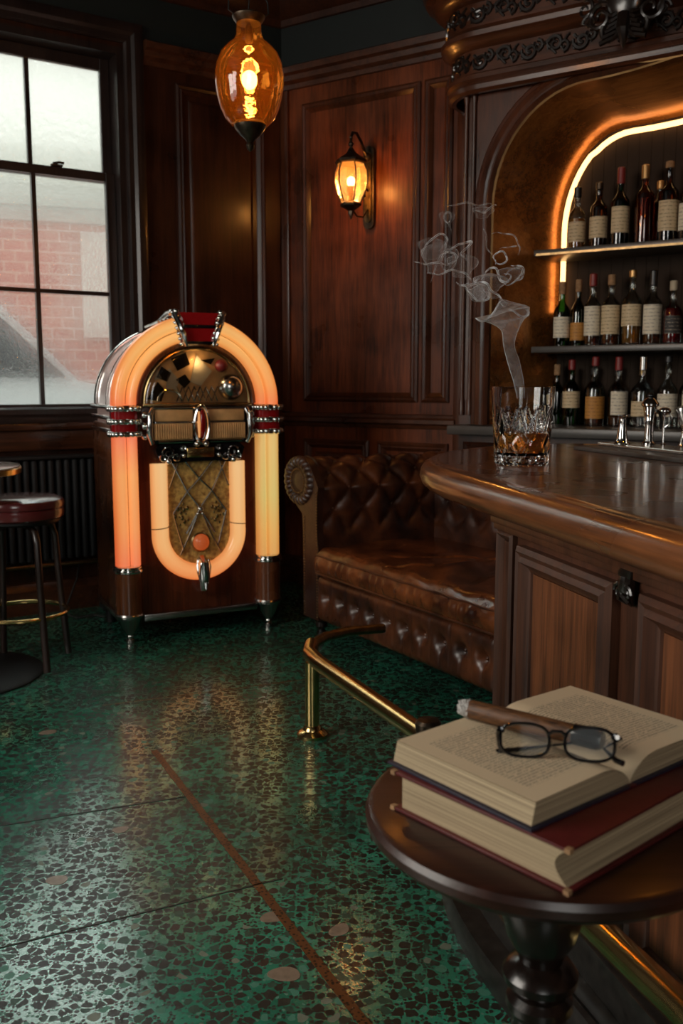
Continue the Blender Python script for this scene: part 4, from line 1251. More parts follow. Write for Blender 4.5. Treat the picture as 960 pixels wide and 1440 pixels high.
def sheet(L, Rr, depth, dn0, dn1, yo=0.0, n=44):
    """closed wavy curtain of smoke between two drawn edges"""
    def interp(P, s):
        q = s * (len(P) - 1); i = min(int(q), len(P) - 2); f_ = q - i
        a, b_, c, d = P[max(0, i - 1)], P[i], P[i + 1], P[min(len(P) - 1, i + 2)]
        return tuple(.5 * ((2 * b_[k]) + (c[k] - a[k]) * f_ + (2 * a[k] - 5 * b_[k] + 4 * c[k] - d[k]) * f_ ** 2 + (3 * b_[k] - a[k] - 3 * c[k] + d[k]) * f_ ** 3) for k in (0, 1))
    rs = []
    for i in range(n + 1):
        s = i / n; l = interp(L, s); r = interp(Rr, s); ring = []
        cxx, czz = (l[0] + r[0]) / 2, (l[1] + r[1]) / 2
        hx, hz = (r[0] - l[0]) / 2, (r[1] - l[1]) / 2
        hw = math.hypot(hx, hz)
        for j in range(20):
            a = 2 * PI * j / 20
            ring.append((cxx + hx * math.cos(a), yo + max(.0015, hw * depth) * math.sin(a) + .008 * math.sin(s * 9), czz + hz * math.cos(a)))
        rs.append(ring)
    k0 = len(m_.v); m_.rings(rs, True, False)
    for i in range(n + 1): dens.extend([dn0 + (dn1 - dn0) * i / n] * 20)


def wisp(P, r, d, yo=0.0, wob=.012):
    pts = []
    Q = P
    for _ in range(3):
        T = [Q[0]]
        for a, c in zip(Q[:-1], Q[1:]): T += [(a[0] * .75 + c[0] * .25, a[1] * .75 + c[1] * .25), (a[0] * .25 + c[0] * .75, a[1] * .25 + c[1] * .75)]
        T.append(Q[-1]); Q = T
    n = len(Q)
    pts = [(x, yo + wob * math.sin(i * .35 + x * 40), z) for i, (x, z) in enumerate(Q)]
    k0 = len(m_.v)
    m_.tube(pts, [r * (0.25 + math.sin(PI * min(.97, max(.03, i / (n - 1))))) for i in range(n)], 8)
    for i in range(n): dens.extend([d * math.sin(PI * min(.95, max(.05, i / (n - 1)))) ** .5] * 8)


def PX(*q): return [sx_(a, c) for a, c in q]


sheet(PX((727, 560), (722, 536), (713, 508), (707, 486), (704, 466), (694, 457), (682, 452), (668, 447)), PX((738, 560), (737, 536), (731, 508), (723, 487), (726, 470), (735, 452), (744, 442), (745, 432)), .5, 1.0, 1.0)
sheet(PX((668, 447), (676, 452), (688, 444), (698, 432), (702, 420), (697, 412)), PX((745, 432), (738, 428), (725, 428), (714, 426), (705, 420), (698, 412)), .35, .8, .9)
sheet(PX((703, 415), (690, 411), (682, 402), (668, 400), (656, 405)), PX((703, 418), (692, 420), (684, 416), (676, 424), (662, 418)), .5, .9, .7)
sheet(PX((652, 398), (662, 406), (672, 400), (682, 396)), PX((664, 422), (676, 424), (688, 418), (692, 404)), .5, .5, .9, .01)
W = [(((668, 447), (672, 453), (684, 450), (696, 436), (702, 424)), .0016, 2.2), (((702, 424), (714, 432), (730, 442), (742, 446), (746, 436), (738, 428), (722, 426), (706, 420)), .0016, 2.2),
     (((703, 424), (700, 414), (688, 410), (682, 400), (676, 396), (664, 402), (654, 400)), .0018, 2.0), (((654, 400), (664, 418), (676, 424), (690, 420), (684, 412)), .0014, 1.6),
     (((678, 392), (684, 380), (694, 374), (702, 384), (706, 398), (716, 396), (720, 388), (710, 384)), .0018, 2.2), (((696, 372), (692, 362), (700, 354), (712, 356), (712, 368), (702, 374), (696, 366)), .0014, 1.8),
     (((706, 396), (716, 402), (728, 392), (736, 384), (730, 376), (718, 378), (710, 388)), .0014, 1.7), (((714, 376), (728, 374), (735, 384), (732, 394), (720, 398)), .0012, 1.2),
     (((700, 352), (716, 348), (730, 350)), .001, .8), (((690, 330), (706, 328), (722, 334), (730, 346), (726, 360)), .0011, .9),
     (((582, 366), (596, 372), (612, 368), (628, 372), (642, 366)), .0014, 1.1), (((592, 360), (598, 344), (612, 332), (626, 328), (630, 340), (618, 352)), .0014, 1.0),
     (((600, 384), (616, 388), (632, 380), (648, 382), (660, 392), (668, 398)), .0014, 1.0), (((618, 360), (634, 350), (648, 342), (664, 338), (660, 346), (646, 356), (656, 366)), .0016, 1.2),
     (((628, 316), (636, 306), (630, 298), (622, 304), (630, 316), (636, 330)), .0010, .7), (((624, 292), (650, 286), (672, 290), (690, 288)), .0012, .7), (((668, 292), (680, 300), (690, 290), (700, 286)), .0014, .9),
     (((606, 396), (614, 372), (624, 352), (640, 346)), .0012, .9), (((640, 398), (652, 404), (664, 400), (672, 392)), .0014, 1.0), (((680, 320), (684, 336), (686, 352), (694, 362)), .0010, .6),
     (((628, 384), (620, 372), (622, 358), (632, 352), (642, 360), (640, 374), (630, 382)), .0014, .9)]
for P, r, d in W:
    Q = PX(*P)
    wisp(Q, r * 1.5, d, R.uniform(-.03, .03))
for c, sxx, szz, dn in (((618, 362), 24, 24, .35), ((650, 372), 20, 18, .3), ((688, 398), 22, 14, .45), ((680, 296), 14, 9, .3), ((606, 350), 18, 16, .25), ((716, 386), 16, 11, .35), ((628, 306), 10, 12, .2)):
    a = PX(*[(c[0] - sxx * math.sin(PI * k / 6) * (1 + .25 * math.sin(k * 2.1)) , c[1] + szz * math.cos(PI * k / 6)) for k in range(7)])
    b2_ = PX(*[(c[0] + sxx * math.sin(PI * k / 6) * (1 + .25 * math.cos(k * 1.7)), c[1] + szz * math.cos(PI * k / 6)) for k in range(7)])
    sheet(a, b2_, .5, dn, dn, R.uniform(-.02, .02), 24)
sm = m_.build('smoke', 'smoke_wisp', None, angle=180)
at = sm.data.attributes.new('wisp_amount', 'FLOAT', 'POINT'); at.data.foreach_set('value', dens)
sm.location = (gx, gy, CH)
tag(sm, 'wisp of pale smoke curling up from the whisky glass', 'smoke', None, 'stuff')
# ================================================================== chesterfield sofa
SA = math.atan2(-.8526, .5225)
sofa = thing('chesterfield_sofa', 'brown leather chesterfield sofa with tufted arms and front', 'sofa', (-.13, 4.2, 0), SA)
SL, SD = 1.50, .90


def tuft(u, v_, a, b_):
    """diamond tufting height 0 (button) .. 1 (pillow centre)"""
    p = u / a + v_ / b_; q = u / a - v_ / b_
    fp = abs(math.sin(PI * p)); fq = abs(math.sin(PI * q))
    return (min(fp, fq) ** .55) * .6 + ((fp * fq) ** .5) * .4


def rolled_profile(inner, top, z0, R_=.115):
    """profile of a chesterfield arm: (offset outwards, z) from the seat up, over the roll and back"""
    P = []
    for i in range(9): P.append((0 + .018 * math.sin(i / 8 * PI), z0 + (top - R_ * 1.15 - z0) * i / 8))
    cx, cz = R_ * 1.55, top - R_
    for i in range(1, 19):
        a = rad(172 - i * 16.0)
        r = R_ * (1.0 if i < 14 else 1 - (i - 13) * .03)
        P.append((cx + r * 1.25 * math.cos(a), cz + r * math.sin(a)))
    return P


PR = rolled_profile(0, .866, .40)
# arc length of the profile
def resample(P, n):
    L = [0]
    for a, c in zip(P[:-1], P[1:]): L.append(L[-1] + math.dist(a, c))
    out = []
    for i in range(n + 1):
        s = L[-1] * i / n; k = 0
        while k < len(L) - 2 and L[k + 1] < s: k += 1
        f_ = (s - L[k]) / max(1e-9, L[k + 1] - L[k]); a, c = P[k], P[k + 1]
        out.append((a[0] + (c[0] - a[0]) * f_, a[1] + (c[1] - a[1]) * f_, s))
    return out


def tufted(name, mapf, length, prof, du=.155, dv=.20, depth=.030, n_u=110, n_v=72, fade=.03, u0=0.0):
    RP = resample(prof, n_v); rs = []; btn = MB()
    tot = RP[-1][2]
    for i in range(n_u + 1):
        u = length * i / n_u; ring = []
        for k, (o, z, s) in enumerate(RP):
            a = RP[max(0, k - 1)]; c = RP[min(n_v, k + 1)]
            d = Vector((c[0] - a[0], c[1] - a[1])).normalized(); nn = Vector((-d.y, d.x))   # towards the sitter
            inner = max(0, min(1, (s - .10) / .05)) * max(0, min(1, (tot - .10 - s) / .05))
            h = tuft(u + u0, s - .12, du, dv)
            hh = (h - 1) * depth * inner - .004 * (1 - inner) * abs(math.sin(PI * (u + u0) / du * 1.0))
            ring.append(mapf(u, o + nn.x * hh, z + nn.y * hh))
        rs.append(ring)
    m_ = MB().rings(rs, False, False)
    o_ = m_.build(name, 'leather', sofa, angle=80)
    # buttons sit where the creases cross
    j = -8
    while j < 12:
        for i in range(-2, 30):
            u = (i * .5) * du - u0 + 0; s = .12 + j * .5 * dv
            if (i + j) % 2: continue
            if not (.02 < u < length - .02) or not (.13 < s < tot - .12): continue
            k = min(range(len(RP)), key=lambda q: abs(RP[q][2] - s)); oo, z, _ = RP[k]
            a = RP[max(0, k - 1)]; c = RP[min(n_v, k + 1)]
            d = Vector((c[0] - a[0], c[1] - a[1])).normalized(); nn = Vector((-d.y, d.x))
            q = mapf(u, oo - nn.x * (depth - .004), z - nn.y * (depth - .004))
            btn.sphere(q, .0085, 8, 5)
        j += 1
    if btn.v: btn.build('tufting_buttons', 'leather', o_)
    return o_


# left arm: inner face x = .045, outward is -x; runs back along y
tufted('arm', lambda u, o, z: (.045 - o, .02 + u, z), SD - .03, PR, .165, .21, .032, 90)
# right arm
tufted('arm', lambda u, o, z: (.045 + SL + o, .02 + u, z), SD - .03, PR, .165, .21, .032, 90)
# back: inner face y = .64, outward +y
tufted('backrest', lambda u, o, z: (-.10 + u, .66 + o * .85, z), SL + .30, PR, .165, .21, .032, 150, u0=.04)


# arm front facings with nail heads, and outer shells
def facing(sgn, name):
    xi = .045 if sgn < 0 else .045 + SL
    pts = [(0, .115), (0, .70)]
    prof = [(o, z) for o, z in PR if z > .70]
    outl = [(-.004, .115)] + [(o * .97, z) for o, z in PR[7:]]
    cx, cz = .115 * 1.55, .866 - .115
    # closed shape: inner edge up, round the scroll, back in under it and down the outer face
    outl = [(0.0, .115), (0.0, .45)] + [(o, z) for o, z in PR[4:24]] + [(.150, .60), (.142, .52), (.140, .115)]
    poly = [(xi + sgn * o, z) for o, z in outl]
    m_ = MB().prism_y(poly, .0, .035)
    f_ = m_.build(name, 'leather_shaded', sofa, angle=40)
    # rolled rim gathered in shallow pleats, and the flat scroll disc inside it
    cx = xi + sgn * .115 * 1.55; cz = .866 - .115
    m2 = MB(); rs = []
    for i in range(132):
        a = 2 * PI * i / 132; pl_ = abs(math.sin(11 * a)) ** .45
        rm, hw_, bl_ = .103, .032, .030 * (.62 + .38 * pl_)
        rs.append([(cx + (rm + hw_ * math.cos(t)) * math.cos(a), .010 - bl_ * math.sin(t), cz + (rm + hw_ * math.cos(t)) * .87 * math.sin(a)) for t in [PI * k / 9 for k in range(10)]]
                  + [(cx + (rm + hw_ * .9) * math.cos(a), .05, cz + (rm + hw_ * .9) * .87 * math.sin(a)), (cx + (rm - hw_) * math.cos(a), .05, cz + (rm - hw_) * .87 * math.sin(a))])
    m2.rings(rs, True, False, True)
    m2.sphere((cx, .008, cz), .074, 24, 8, (1, .18, .87))
    m2.build('scroll', 'leather_shaded', f_)
    # nail heads down the facing and around the scroll
    m3 = MB()
    z = .13
    while z < .72:
        for xx in (.012, .128):
            if xx > .1 and z > .60: continue
            m3.sphere((xi + sgn * xx, -.001, z), .0048, 8, 4, (1, .6, 1))
        z += .0135
    for i in range(32):
        a = 2 * PI * i / 32
        m3.sphere((cx + .064 * math.cos(a), -.010, cz + .056 * math.sin(a)), .0045, 8, 4, (1, .6, 1))
    m3.build('nail_heads', 'aged_brass', f_)


facing(-1, 'arm_front'); facing(1, 'arm_front')
# outer shell: sides and back panels
m_ = MB()
m_.box(-.095, -.02, .036, SD - .02, .12, .66, .012).box(.045 + SL + .065, .045 + SL + .14, .036, SD - .02, .12, .66, .012)
m_.box(-.02, .045 + SL + .065, SD - .14, SD - .03, .12, .66, .012)
m_.build('outer_shell', 'leather', sofa)
MB().box(-.02, .045 + SL + .05, .06, SD - .1, .13, .325, .01).build('frame', 'leather', sofa)

# tufted front rail: one line of buttons with vertical pleats
nu, nv = 200, 22; rs = []
step = .122
for i in range(nu + 1):
    x = .05 + (SL - .01) * i / nu; ring = []
    for j in range(nv + 1):
        z = .115 + (.335 - .115) * j / nv
        e = min(1, min(j, nv - j) / 3.5); bulge = math.sqrt(max(0, 1 - (1 - e) ** 2))
        s = (x - .05) / step - .5; c = abs(s - round(s)) * step
        dz = z - .235
        btn_ = math.exp(-(c * c + dz * dz) / (2 * .019 ** 2))
        crease = math.exp(-(c * c) / (2 * .0045 ** 2)) * (.55 if dz < 0 else .18)
        crease2 = math.exp(-((abs(s - round(s)) - .5) * step) ** 2 / (2 * .0035 ** 2)) * .7
        y = .028 - .036 * bulge + .036 * btn_ + .010 * crease + .007 * crease2
        ring.append((x, y, z))
    rs.append(ring)
fr_ = MB().rings(rs, False, False).build('front_rail', 'leather', sofa, angle=80)
m_ = MB()
s = .05 + step * .5
while s < .05 + SL: m_.sphere((s, .022, .235), .009, 10, 6); s += step
m_.build('tufting_buttons', 'leather', fr_)
MB().tube([(.05, -.004, .338), (SL + .04, -.004, .338)], .006, 8).build('welt', 'leather', fr_)

# seat cushion: one long, crowned and crumpled
nx, ny = 150, 60
x0, x1, y0, y1 = .052, SL + .038, -.012, .655
rs = []
def cush(u, v_):
    x = x0 + (x1 - x0) * u; y = y0 + (y1 - y0) * v_
    e = min(1, min(u, 1 - u) / .02) ** .5
    crown = .016 * math.sin(PI * min(1, max(0, u))) ** .4 * math.sin(PI * v_) ** .6
    sag = -.014 * (math.exp(-((u - .34) / .13) ** 2) + math.exp(-((u - .78) / .15) ** 2)) * math.sin(PI * v_)
    wr = .0035 * math.sin(17 * u + 5 * v_ + 2 * math.sin(7 * v_ + 3 * u)) * math.sin(PI * v_) + .0025 * math.sin(40 * u + 9 * math.sin(3 * v_))* (1-v_)
    fold = -.010 * math.exp(-((u - .40 - .14 * (v_ - .5) - .03 * math.sin(5 * v_)) / .008) ** 2) * math.sin(PI * v_ ** .6)
    fold += -.007 * math.exp(-((u - .58 + .20 * (v_ - .5)) / .010) ** 2) * math.sin(PI * v_) - .007 * math.exp(-((u - .22 - .30 * v_ * v_) / .010) ** 2) * math.sin(PI * v_)
    return x, y, .455 - .030 * max(0, 1 - v_ * .667 / .055) ** 2.2 + crown + sag + wr * 1.8 + fold * 1.3
m_ = MB()
for i in range(nx + 1):
    u = i / nx; ring = []
    for j in range(10):   # front band, bulging with small gathers
        t = j / 9; z = .342 + .083 * t
        x = x0 + (x1 - x0) * u
        b_ = math.sin(PI * t) ** .7 * .016
        g = .0055 * math.sin(x * 95 + 2 * math.sin(x * 23)) * (math.sin(PI * t)) * (t ** .5)
        ring.append((x, y0 - b_ + g, z))
    for j in range(1, ny + 1):
        ring.append(cush(u, j / ny))
    for j in range(1, 5): ring.append((x0 + (x1 - x0) * u, y1, .455 - .112 * j / 4))
    rs.append(ring)
m_.rings(rs, False, False)
for e in (0, nx):
    k = e * len(rs[0]); m_.f.append(tuple(range(k, k + len(rs[0]))))
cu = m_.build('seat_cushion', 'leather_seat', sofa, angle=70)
wl = [(x0 + (x1 - x0) * i / 60, y0 - .003, .427 + .002 * math.sin(i * .9)) for i in range(61)]
MB().tube(wl, .0042, 8).build('piping', 'leather', cu)
MB().tube([(x, y - .003, .345) for x, y, z in wl], .0042, 8).build('piping', 'leather', cu)
for x, y in ((-.03, .06), (SL + .12, .06), (-.03, SD - .12), (SL + .12, SD - .12)):
    MB().lathe([(.016, 0), (.020, .006), (.024, .03), (.018, .05), (.020, .058), (.030, .068), (.028, .09), (.034, .10), (.034, .125)], 16, None, x, y).build('leg', 'ebony', sofa)

# ================================================================== jukebox
JA = rad(26)
JO = (-.971 + .352 * .8988, 4.154 + .352 * .4384)
jb = thing('jukebox', 'arched vintage jukebox glowing orange and cream', 'jukebox', (JO[0], JO[1], 0), JA)
YF = .055       # face of the front board
RO = .372
def archpoly(r, z0, zc=1.11, n=40): return [(r, z0)] + arc(0, zc, r, 0, 180, n) + [(-r, z0)]


MB().box(-.385, .385, YF + .01, .56, .105, 1.02, .012).build('cabinet', 'jukebox_wood', jb)
MB().prism_y(archpoly(.362, 1.02), .08, .54).build('arched_hood', 'jukebox_shell', jb, angle=30)
# chrome edges of the hood
m_ = MB()
for y in (.07, .30, .548):
    pts = [(x, y, z) for x, z in archpoly(.368, 1.10)]
    m_.tube(pts, .008 if y != .30 else .003, 8)
m_.build('hood_trim', 'chrome', jb)
# front board
MB().prism_y(archpoly(.375, .125), YF, YF + .03).build('front_board', 'jukebox_dark_wood', jb, angle=30)
m_ = MB()    # brown inner ring
rs = []
for x, z in arc(0, 1.11, 1, 0, 180, 48):
    dx, dz = x, z - 1.11
    rs.append([(dx * r, y, 1.11 + dz * r) for r, y in ((.288, YF), (.286, YF - .022), (.270, YF - .030), (.258, YF - .018), (.256, YF))])
m_.rings(rs, True, True).build('inner_ring', 'jukebox_wood', jb)
# light tubes: arch, a pair of bands
def bandtube(name, rmid, hw, mat, bulge=.040):
    m_ = MB()
    for a0, a1 in ((-1, 74), (106, 181)):
        rs = []
        for i in range(37):
            a = rad(a0 + (a1 - a0) * i / 36); c_, s_ = math.cos(a), math.sin(a)
            ring = []
            for k in range(13):
                t = PI * k / 12
                rr = rmid + hw * math.cos(t); y = YF - bulge * math.sin(t) ** .8
                ring.append((rr * c_, y, 1.11 + rr * s_))
            rs.append(ring)
        m_.rings(rs, True, True)
    return m_.build(name, mat, jb, angle=60)


for a0, a1 in ((0, 74), (106, 180)): MB().tube([(x, YF - .012, z) for x, z in arc(0, 1.11, .337, a0, a1, 30)], .004, 6).build('tube_seam', 'aged_brass', jb)
for sx in (-1, 1): MB().tube([(sx * .337, YF - .012, .36), (sx * .337, YF - .012, .975)], .004, 6).build('tube_seam', 'aged_brass', jb)
bandtube('light_tube', .370, .0325, 'tube_arch', .050)
bandtube('light_tube', .312, .0245, 'tube_arch', .050)
for sx, mt in ((-1, 'tube_pink'), (1, 'tube_yellow')):
    for rm, hw in ((.370, .0325), (.312, .0245)):
        rs = []
        for z in (.355, .36, .5, .7, .9, .97, .975):
            rs.append([(sx * rm + hw * math.cos(PI * k / 12), YF - .050 * math.sin(PI * k / 12) ** .8, z) for k in range(13)])
        MB().rings(rs, True, True).build('light_tube', mt, jb, angle=60)
# chrome banded collars with red inserts
def stadium(cx, cy, hx, hy, z, n=24):
    return [(cx + math.copysign(abs(math.cos(2 * PI * k / n)) ** .6, math.cos(2 * PI * k / n)) * hx, cy + math.copysign(abs(math.sin(2 * PI * k / n)) ** .6, math.sin(2 * PI * k / n)) * hy, z) for k in range(n)]


def collar(sx, parent=jb):
    cx, cy = sx * .345, YF - .012
    m_ = MB().rings([stadium(cx, cy, .060, .050, z) for z in (.970, .975, 1.095, 1.10)])
    c_ = m_.build('collar', 'red_lacquer', jb)
    m_ = MB()
    for z in (.976, 1.032, 1.090):
        m_.rings([stadium(cx, cy, .063 + .007 * math.sin(PI * t / 6), .053 + .007 * math.sin(PI * t / 6), z - .012 + .024 * t / 6) for t in range(7)])
        for k in range(10):
            a = PI + PI * k / 9
            m_.sphere((cx + .066 * math.copysign(abs(math.cos(a)) ** .6, math.cos(a)), cy + .058 * math.copysign(abs(math.sin(a)) ** .6, math.sin(a)), z), .0140, 10, 7)
    m_.build('beaded_ring', 'chrome', c_)
    m_ = MB()    # stripes running back along the side
    for z in (.985, 1.045, 1.095):
        m_.box(sx * .385 - .010, sx * .385 + .010, .06, .555, z - .011, z + .011, .008)
    m_.build('side_stripe', 'chrome', c_)


collar(-1); collar(1)
for sx in (-1, 1):
    cx = sx * .345
    p_ = MB().lathe([(.062, .143), (.062, .345)], 28, None, cx, YF - .008).build('pedestal', 'jukebox_wood', jb)
    MB().lathe([(.062, .336), (.068, .339), (.070, .346), (.068, .353), (.060, .357), (.066, .362), (.066, .368), (.056, .372)], 28, None, cx, YF - .008).build('collar_ring', 'chrome', p_)
    m_ = MB().lathe([(.010, .0), (.022, .002), (.020, .018), (.014, .024), (.018, .034), (.016, .040), (.034, .070), (.055, .118), (.066, .128), (.068, .138), (.064, .146)], 26, None, cx, YF - .008)
    m_.build('foot', 'dull_chrome', jb)
    MB().lathe([(.015, 0), (.025, .003), (.022, .03), (.03, .10)], 16, None, cx, .48).build('foot', 'iron', jb)
MB().box(-.28, .28, YF - .03, YF, .100, .132, .004).build('skirt', 'dull_chrome', jb)
for x in (-.386, .386): MB().box(x - .006, x + .006, .10, .56, .10, .135, .003).build('side_skirt', 'dull_chrome', jb)
# top clasp
m_ = MB()
top = []
tc = MB().prism_y([(-.060, 1.385), (.060, 1.385), (.075, 1.44), (.070, 1.475), (.092, 1.522), (-.092, 1.522), (-.070, 1.475), (-.075, 1.44)], -.015, YF + .10).build('top_clasp', 'red_lacquer', jb, angle=30)
MB().box(-.078, .078, -.022, YF + .10, 1.452, 1.468, .004).box(-.062, .062, -.026, .04, 1.378, 1.394, .004).build('clasp_bar', 'gloss_black', tc)
m_ = MB()
for sx in (-1, 1):
    for k in range(7):
        t = k / 6
        x = sx * (.066 + .040 * t ** 1.2); z = 1.385 + .140 * t
        m_.sphere((x, -.012, z), .0125, 10, 7, (1.2, 1, .9))
        m_.sphere((x + sx * .018, -.002, z - .004), .010, 8, 6, (1.2, 1, .9))
    m_.tube([(sx * .064, -.02, 1.372), (sx * .078, -.030, 1.42), (sx * .098, -.026, 1.47), (sx * .118, .0, 1.528)], [.008, .013, .014, .012], 10)
    m_.tube([(sx * .118, .0, 1.522), (sx * .122, .06, 1.522), (sx * .120, .20, 1.500), (sx * .118, .30, 1.480)], [.014, .014, .011, .006], 10)
m_.build('clasp_claw', 'chrome', tc)
m_ = MB()
for i in range(5): m_.tube([(-.10 - .014 * i, .06 + .012 * i, 1.50 - .004 * i), (-.112 - .014 * i, .30, 1.495 - .006 * i)], .006, 8)
m_.build('clasp_fin', 'chrome', tc)

# lunette window
MB().prism_y([(.252, 1.115)] + arc(0, 1.11, .252, 1, 179, 40) + [(-.252, 1.115)], YF - .006, YF - .002).build('mechanism_panel', 'gold_satin', jb, smooth=False)
def tri(m_, P, y0=YF - .012, y1=YF - .006): m_.prism_y(P, y0, y1)


m1 = MB(); m2 = MB(); m3 = MB()
tri(m1, [(-.235, 1.13), (-.185, 1.21), (-.15, 1.17), (-.17, 1.12)]); tri(m1, [(-.10, 1.22), (-.055, 1.245), (-.03, 1.21), (-.06, 1.18)])
tri(m1, [(-.12, 1.315), (-.05, 1.345), (-.03, 1.29), (-.09, 1.26)]); tri(m1, [(-.19, 1.23), (-.14, 1.21), (-.12, 1.25), (-.165, 1.28)]); tri(m1, [(.02, 1.31), (.09, 1.32), (.07, 1.29)])
tri(m2, [(-.03, 1.21), (.0, 1.335), (.075, 1.26), (.02, 1.19)]); tri(m2, [(-.15, 1.17), (-.13, 1.27), (-.085, 1.22), (-.10, 1.16)]); tri(m2, [(-.20, 1.22), (-.185, 1.27), (-.165, 1.225)])
for i in range(7):
    x = -.10 + .028 * i
    m3.tube([(x, YF - .016, 1.12), (x + .03, YF - .018, 1.19)], .003, 6).tube([(x + .03, YF - .016, 1.12), (x, YF - .018, 1.19)], .003, 6)
m3.tube([(x, YF - .014, z) for x, z in arc(-.13, 1.12, .055, 0, 180, 16)], .006, 8)
dm = MB().lathe([(.062, 0), (.06, .02), (.045, .040), (.02, .052), (.003, .055)], 26, Matrix.Translation((.165, YF - .006, 1.185)) @ Matrix.Rotation(PI / 2, 4, 'X')).build('record_dome', 'dull_chrome', jb)
m1.build('dark_facet', 'mirror_dark', jb, smooth=False); m2.build('pale_facet', 'label_cream', jb, smooth=False); m3.build('mechanism', 'chrome', jb)
MB().sphere((.112, YF - .035, 1.285), .030, 18, 12).build('selector_knob', 'wax_red', jb)
m_ = MB()
m_.tube([(x, YF - .022, z) for x, z in [(.252, 1.112)] + arc(0, 1.11, .252, 0, 180, 40) + [(-.252, 1.112)]], .0075, 10)
m_.box(-.262, .262, YF - .035, YF, 1.098, 1.112, .004)
m_.build('lunette_frame', 'gold_plain', jb)
rs = []
for i in range(8):
    t = i / 7; r = .246 * math.cos(t * PI / 2) + .0005; rs.append([(x * r, YF - .024 - .028 * math.sin(t * PI / 2), 1.112 + z * r) for x, z in arc(0, 0, 1, 0, 180, 30)])
MB().rings(rs, False, False).build('lunette_glass', 'lunette_glass', jb)

# selector panel
m_ = MB().box(-.235, .235, YF - .045, YF, .925, 1.095, .010)
se = m_.build('selector_panel', 'gloss_black', jb)
MB().box(-.215, -.035, YF - .060, YF - .044, 1.030, 1.085, .006).box(.035, .215, YF - .060, YF - .044, 1.030, 1.085, .006).build('title_strip', 'gold_satin', se)
for sx in (-1, 1):
    m_ = MB().box(sx * .129 - .090, sx * .129 + .090, YF - .062, YF - .044, .946, 1.021, .002)
    for i in range(16):
        x = sx * (.048 + i * .0108)
        m_.box(x - .0040, x + .0040, YF - .070, YF - .044, .950, 1.020, .002)
    m_.build('selector_keys', 'gold_satin', se)
m_ = MB()
for sx in (-1, 1):
    m_.tube([(sx * .222, YF - .055, 1.09), (sx * .238, YF - .065, 1.06), (sx * .242, YF - .065, .97), (sx * .228, YF - .055, .928)], [.010, .014, .014, .010], 12)
    m_.tube([(sx * .20, YF - .055, .938), (sx * .04, YF - .060, .938)], .009, 10)
    m_.sphere((sx * .258, YF - .04, 1.06), .016).sphere((sx * .258, YF - .04, 1.01), .018).sphere((sx * .258, YF - .04, .96), .014)
m_.box(-.215, .215, YF - .064, YF - .05, 1.020, 1.030, .003).box(-.225, .225, YF - .064, YF - .05, 1.085, 1.096, .003)
m_.tube([(x * .034, YF - .075, 1.015 + z * .085) for x, z in arc(0, 0, 1, 0, 348, 28)], .0085, 10, True)
m_.sphere((-.022, YF - .07, .925), .014).sphere((.022, YF - .07, .925), .014)
m_.build('selector_trim', 'chrome', se)
MB().sphere((0.006, YF - .068, 1.015), .030, 16, 12, (.6, .35, 2.3)).build('centre_jewel', 'red_lacquer', se)
MB().tube([(-.014, YF - .080, .955), (-.016, YF - .084, 1.015), (-.014, YF - .080, 1.075)], [.004, .008, .004], 8).build('jewel_light', 'tube_cream', se)

# lower scroll plate with brass name plate
plm = MB().prism_y([(-.215, .905), (-.19, .925), (.19, .925), (.215, .905), (.20, .86), (.155, .835), (.06, .845), (-.06, .845), (-.155, .835), (-.20, .86)], YF - .055, YF).build('scroll_plate', 'gloss_black', jb)
MB().box(-.070, .062, YF - .066, YF - .054, .862, .908, .004).build('name_plate', 'brass', plm)
m_ = MB()
sq = [(-.035 + .007 * i, .885 + .006 * math.sin(i * 1.9)) for i in range(10)]
m_.tube([(x, YF - .0665, z) for x, z in sq], .0014, 6)
m_.build('scribed_line', 'dark_bronze', plm)
for sx in (-1, 1):
    m_ = MB()
    for cx, cz, r, a0, tn in ((.155, .885, .030, 0, 1.3), (.180, .862, .018, 2, -1.2), (.120, .868, .020, 3, 1.2), (.085, .905, .014, 1, 1.1)):
        m_.tube([(sx * x, YF - .062, z) for x, z in spiral(cx, cz, r, r * .2, a0, tn, 16)], [.005] * 17, 7)
    m_.sphere((sx * .157, YF - .062, .848), .015).sphere((sx * .085, YF - .062, .872), .010)
    m_.build('chrome_scroll', 'chrome', plm)

# grille and the U tube around it
gpoly = [(-.150, .84), (-.150, .52)] + [(x, z) for x, z in arc(0, .50, .150, 180, 360, 20)] + [(.150, .52), (.150, .84)]
gr_ = MB().prism_y(gpoly, YF - .012, YF).build('grille', 'gold_panel', jb, smooth=False)
m_ = MB()
L_ = [((-.13, .84), (-.06, .70), (0, .62), (.07, .50)), ((.13, .84), (.06, .70), (0, .62), (-.07, .50)), ((-.065, .84), (0, .76), (.06, .70), (.13, .60)), ((.065, .84), (0, .76), (-.06, .70), (-.13, .60)),
      ((-.13, .60), (-.11, .52), (-.085, .43)), ((.13, .60), (.11, .52), (.085, .43)), ((0, .62), (-.04, .52), (-.10, .40)), ((0, .62), (.04, .52), (.10, .40)), ((-.10, .84), (-.125, .77), (-.145, .72)), ((.10, .84), (.125, .77), (.145, .72))]
for P in L_: m_.tube([(x, YF - .020, z) for x, z in P], .0042, 7)
m_.sphere((0, YF - .024, .615), .017).sphere((-.012, YF - .024, .592), .010).sphere((.012, YF - .024, .592), .010)
m_.build('grille_wire', 'dull_chrome', gr_)
m_ = MB()
for sx in (-1, 1):
    for q in range(14):
        a = q * 2.4; rr = .012 + .0035 * q
        x, z = sx * (.085 + rr * .6 * math.cos(a)), .60 + rr * 1.3 * math.sin(a)
        m_.sphere((x, YF - .016, z), .007 + .003 * math.sin(q), 8, 5, (1, .6, 1.3))
m_.build('grille_leaf', 'gold_plain', gr_)
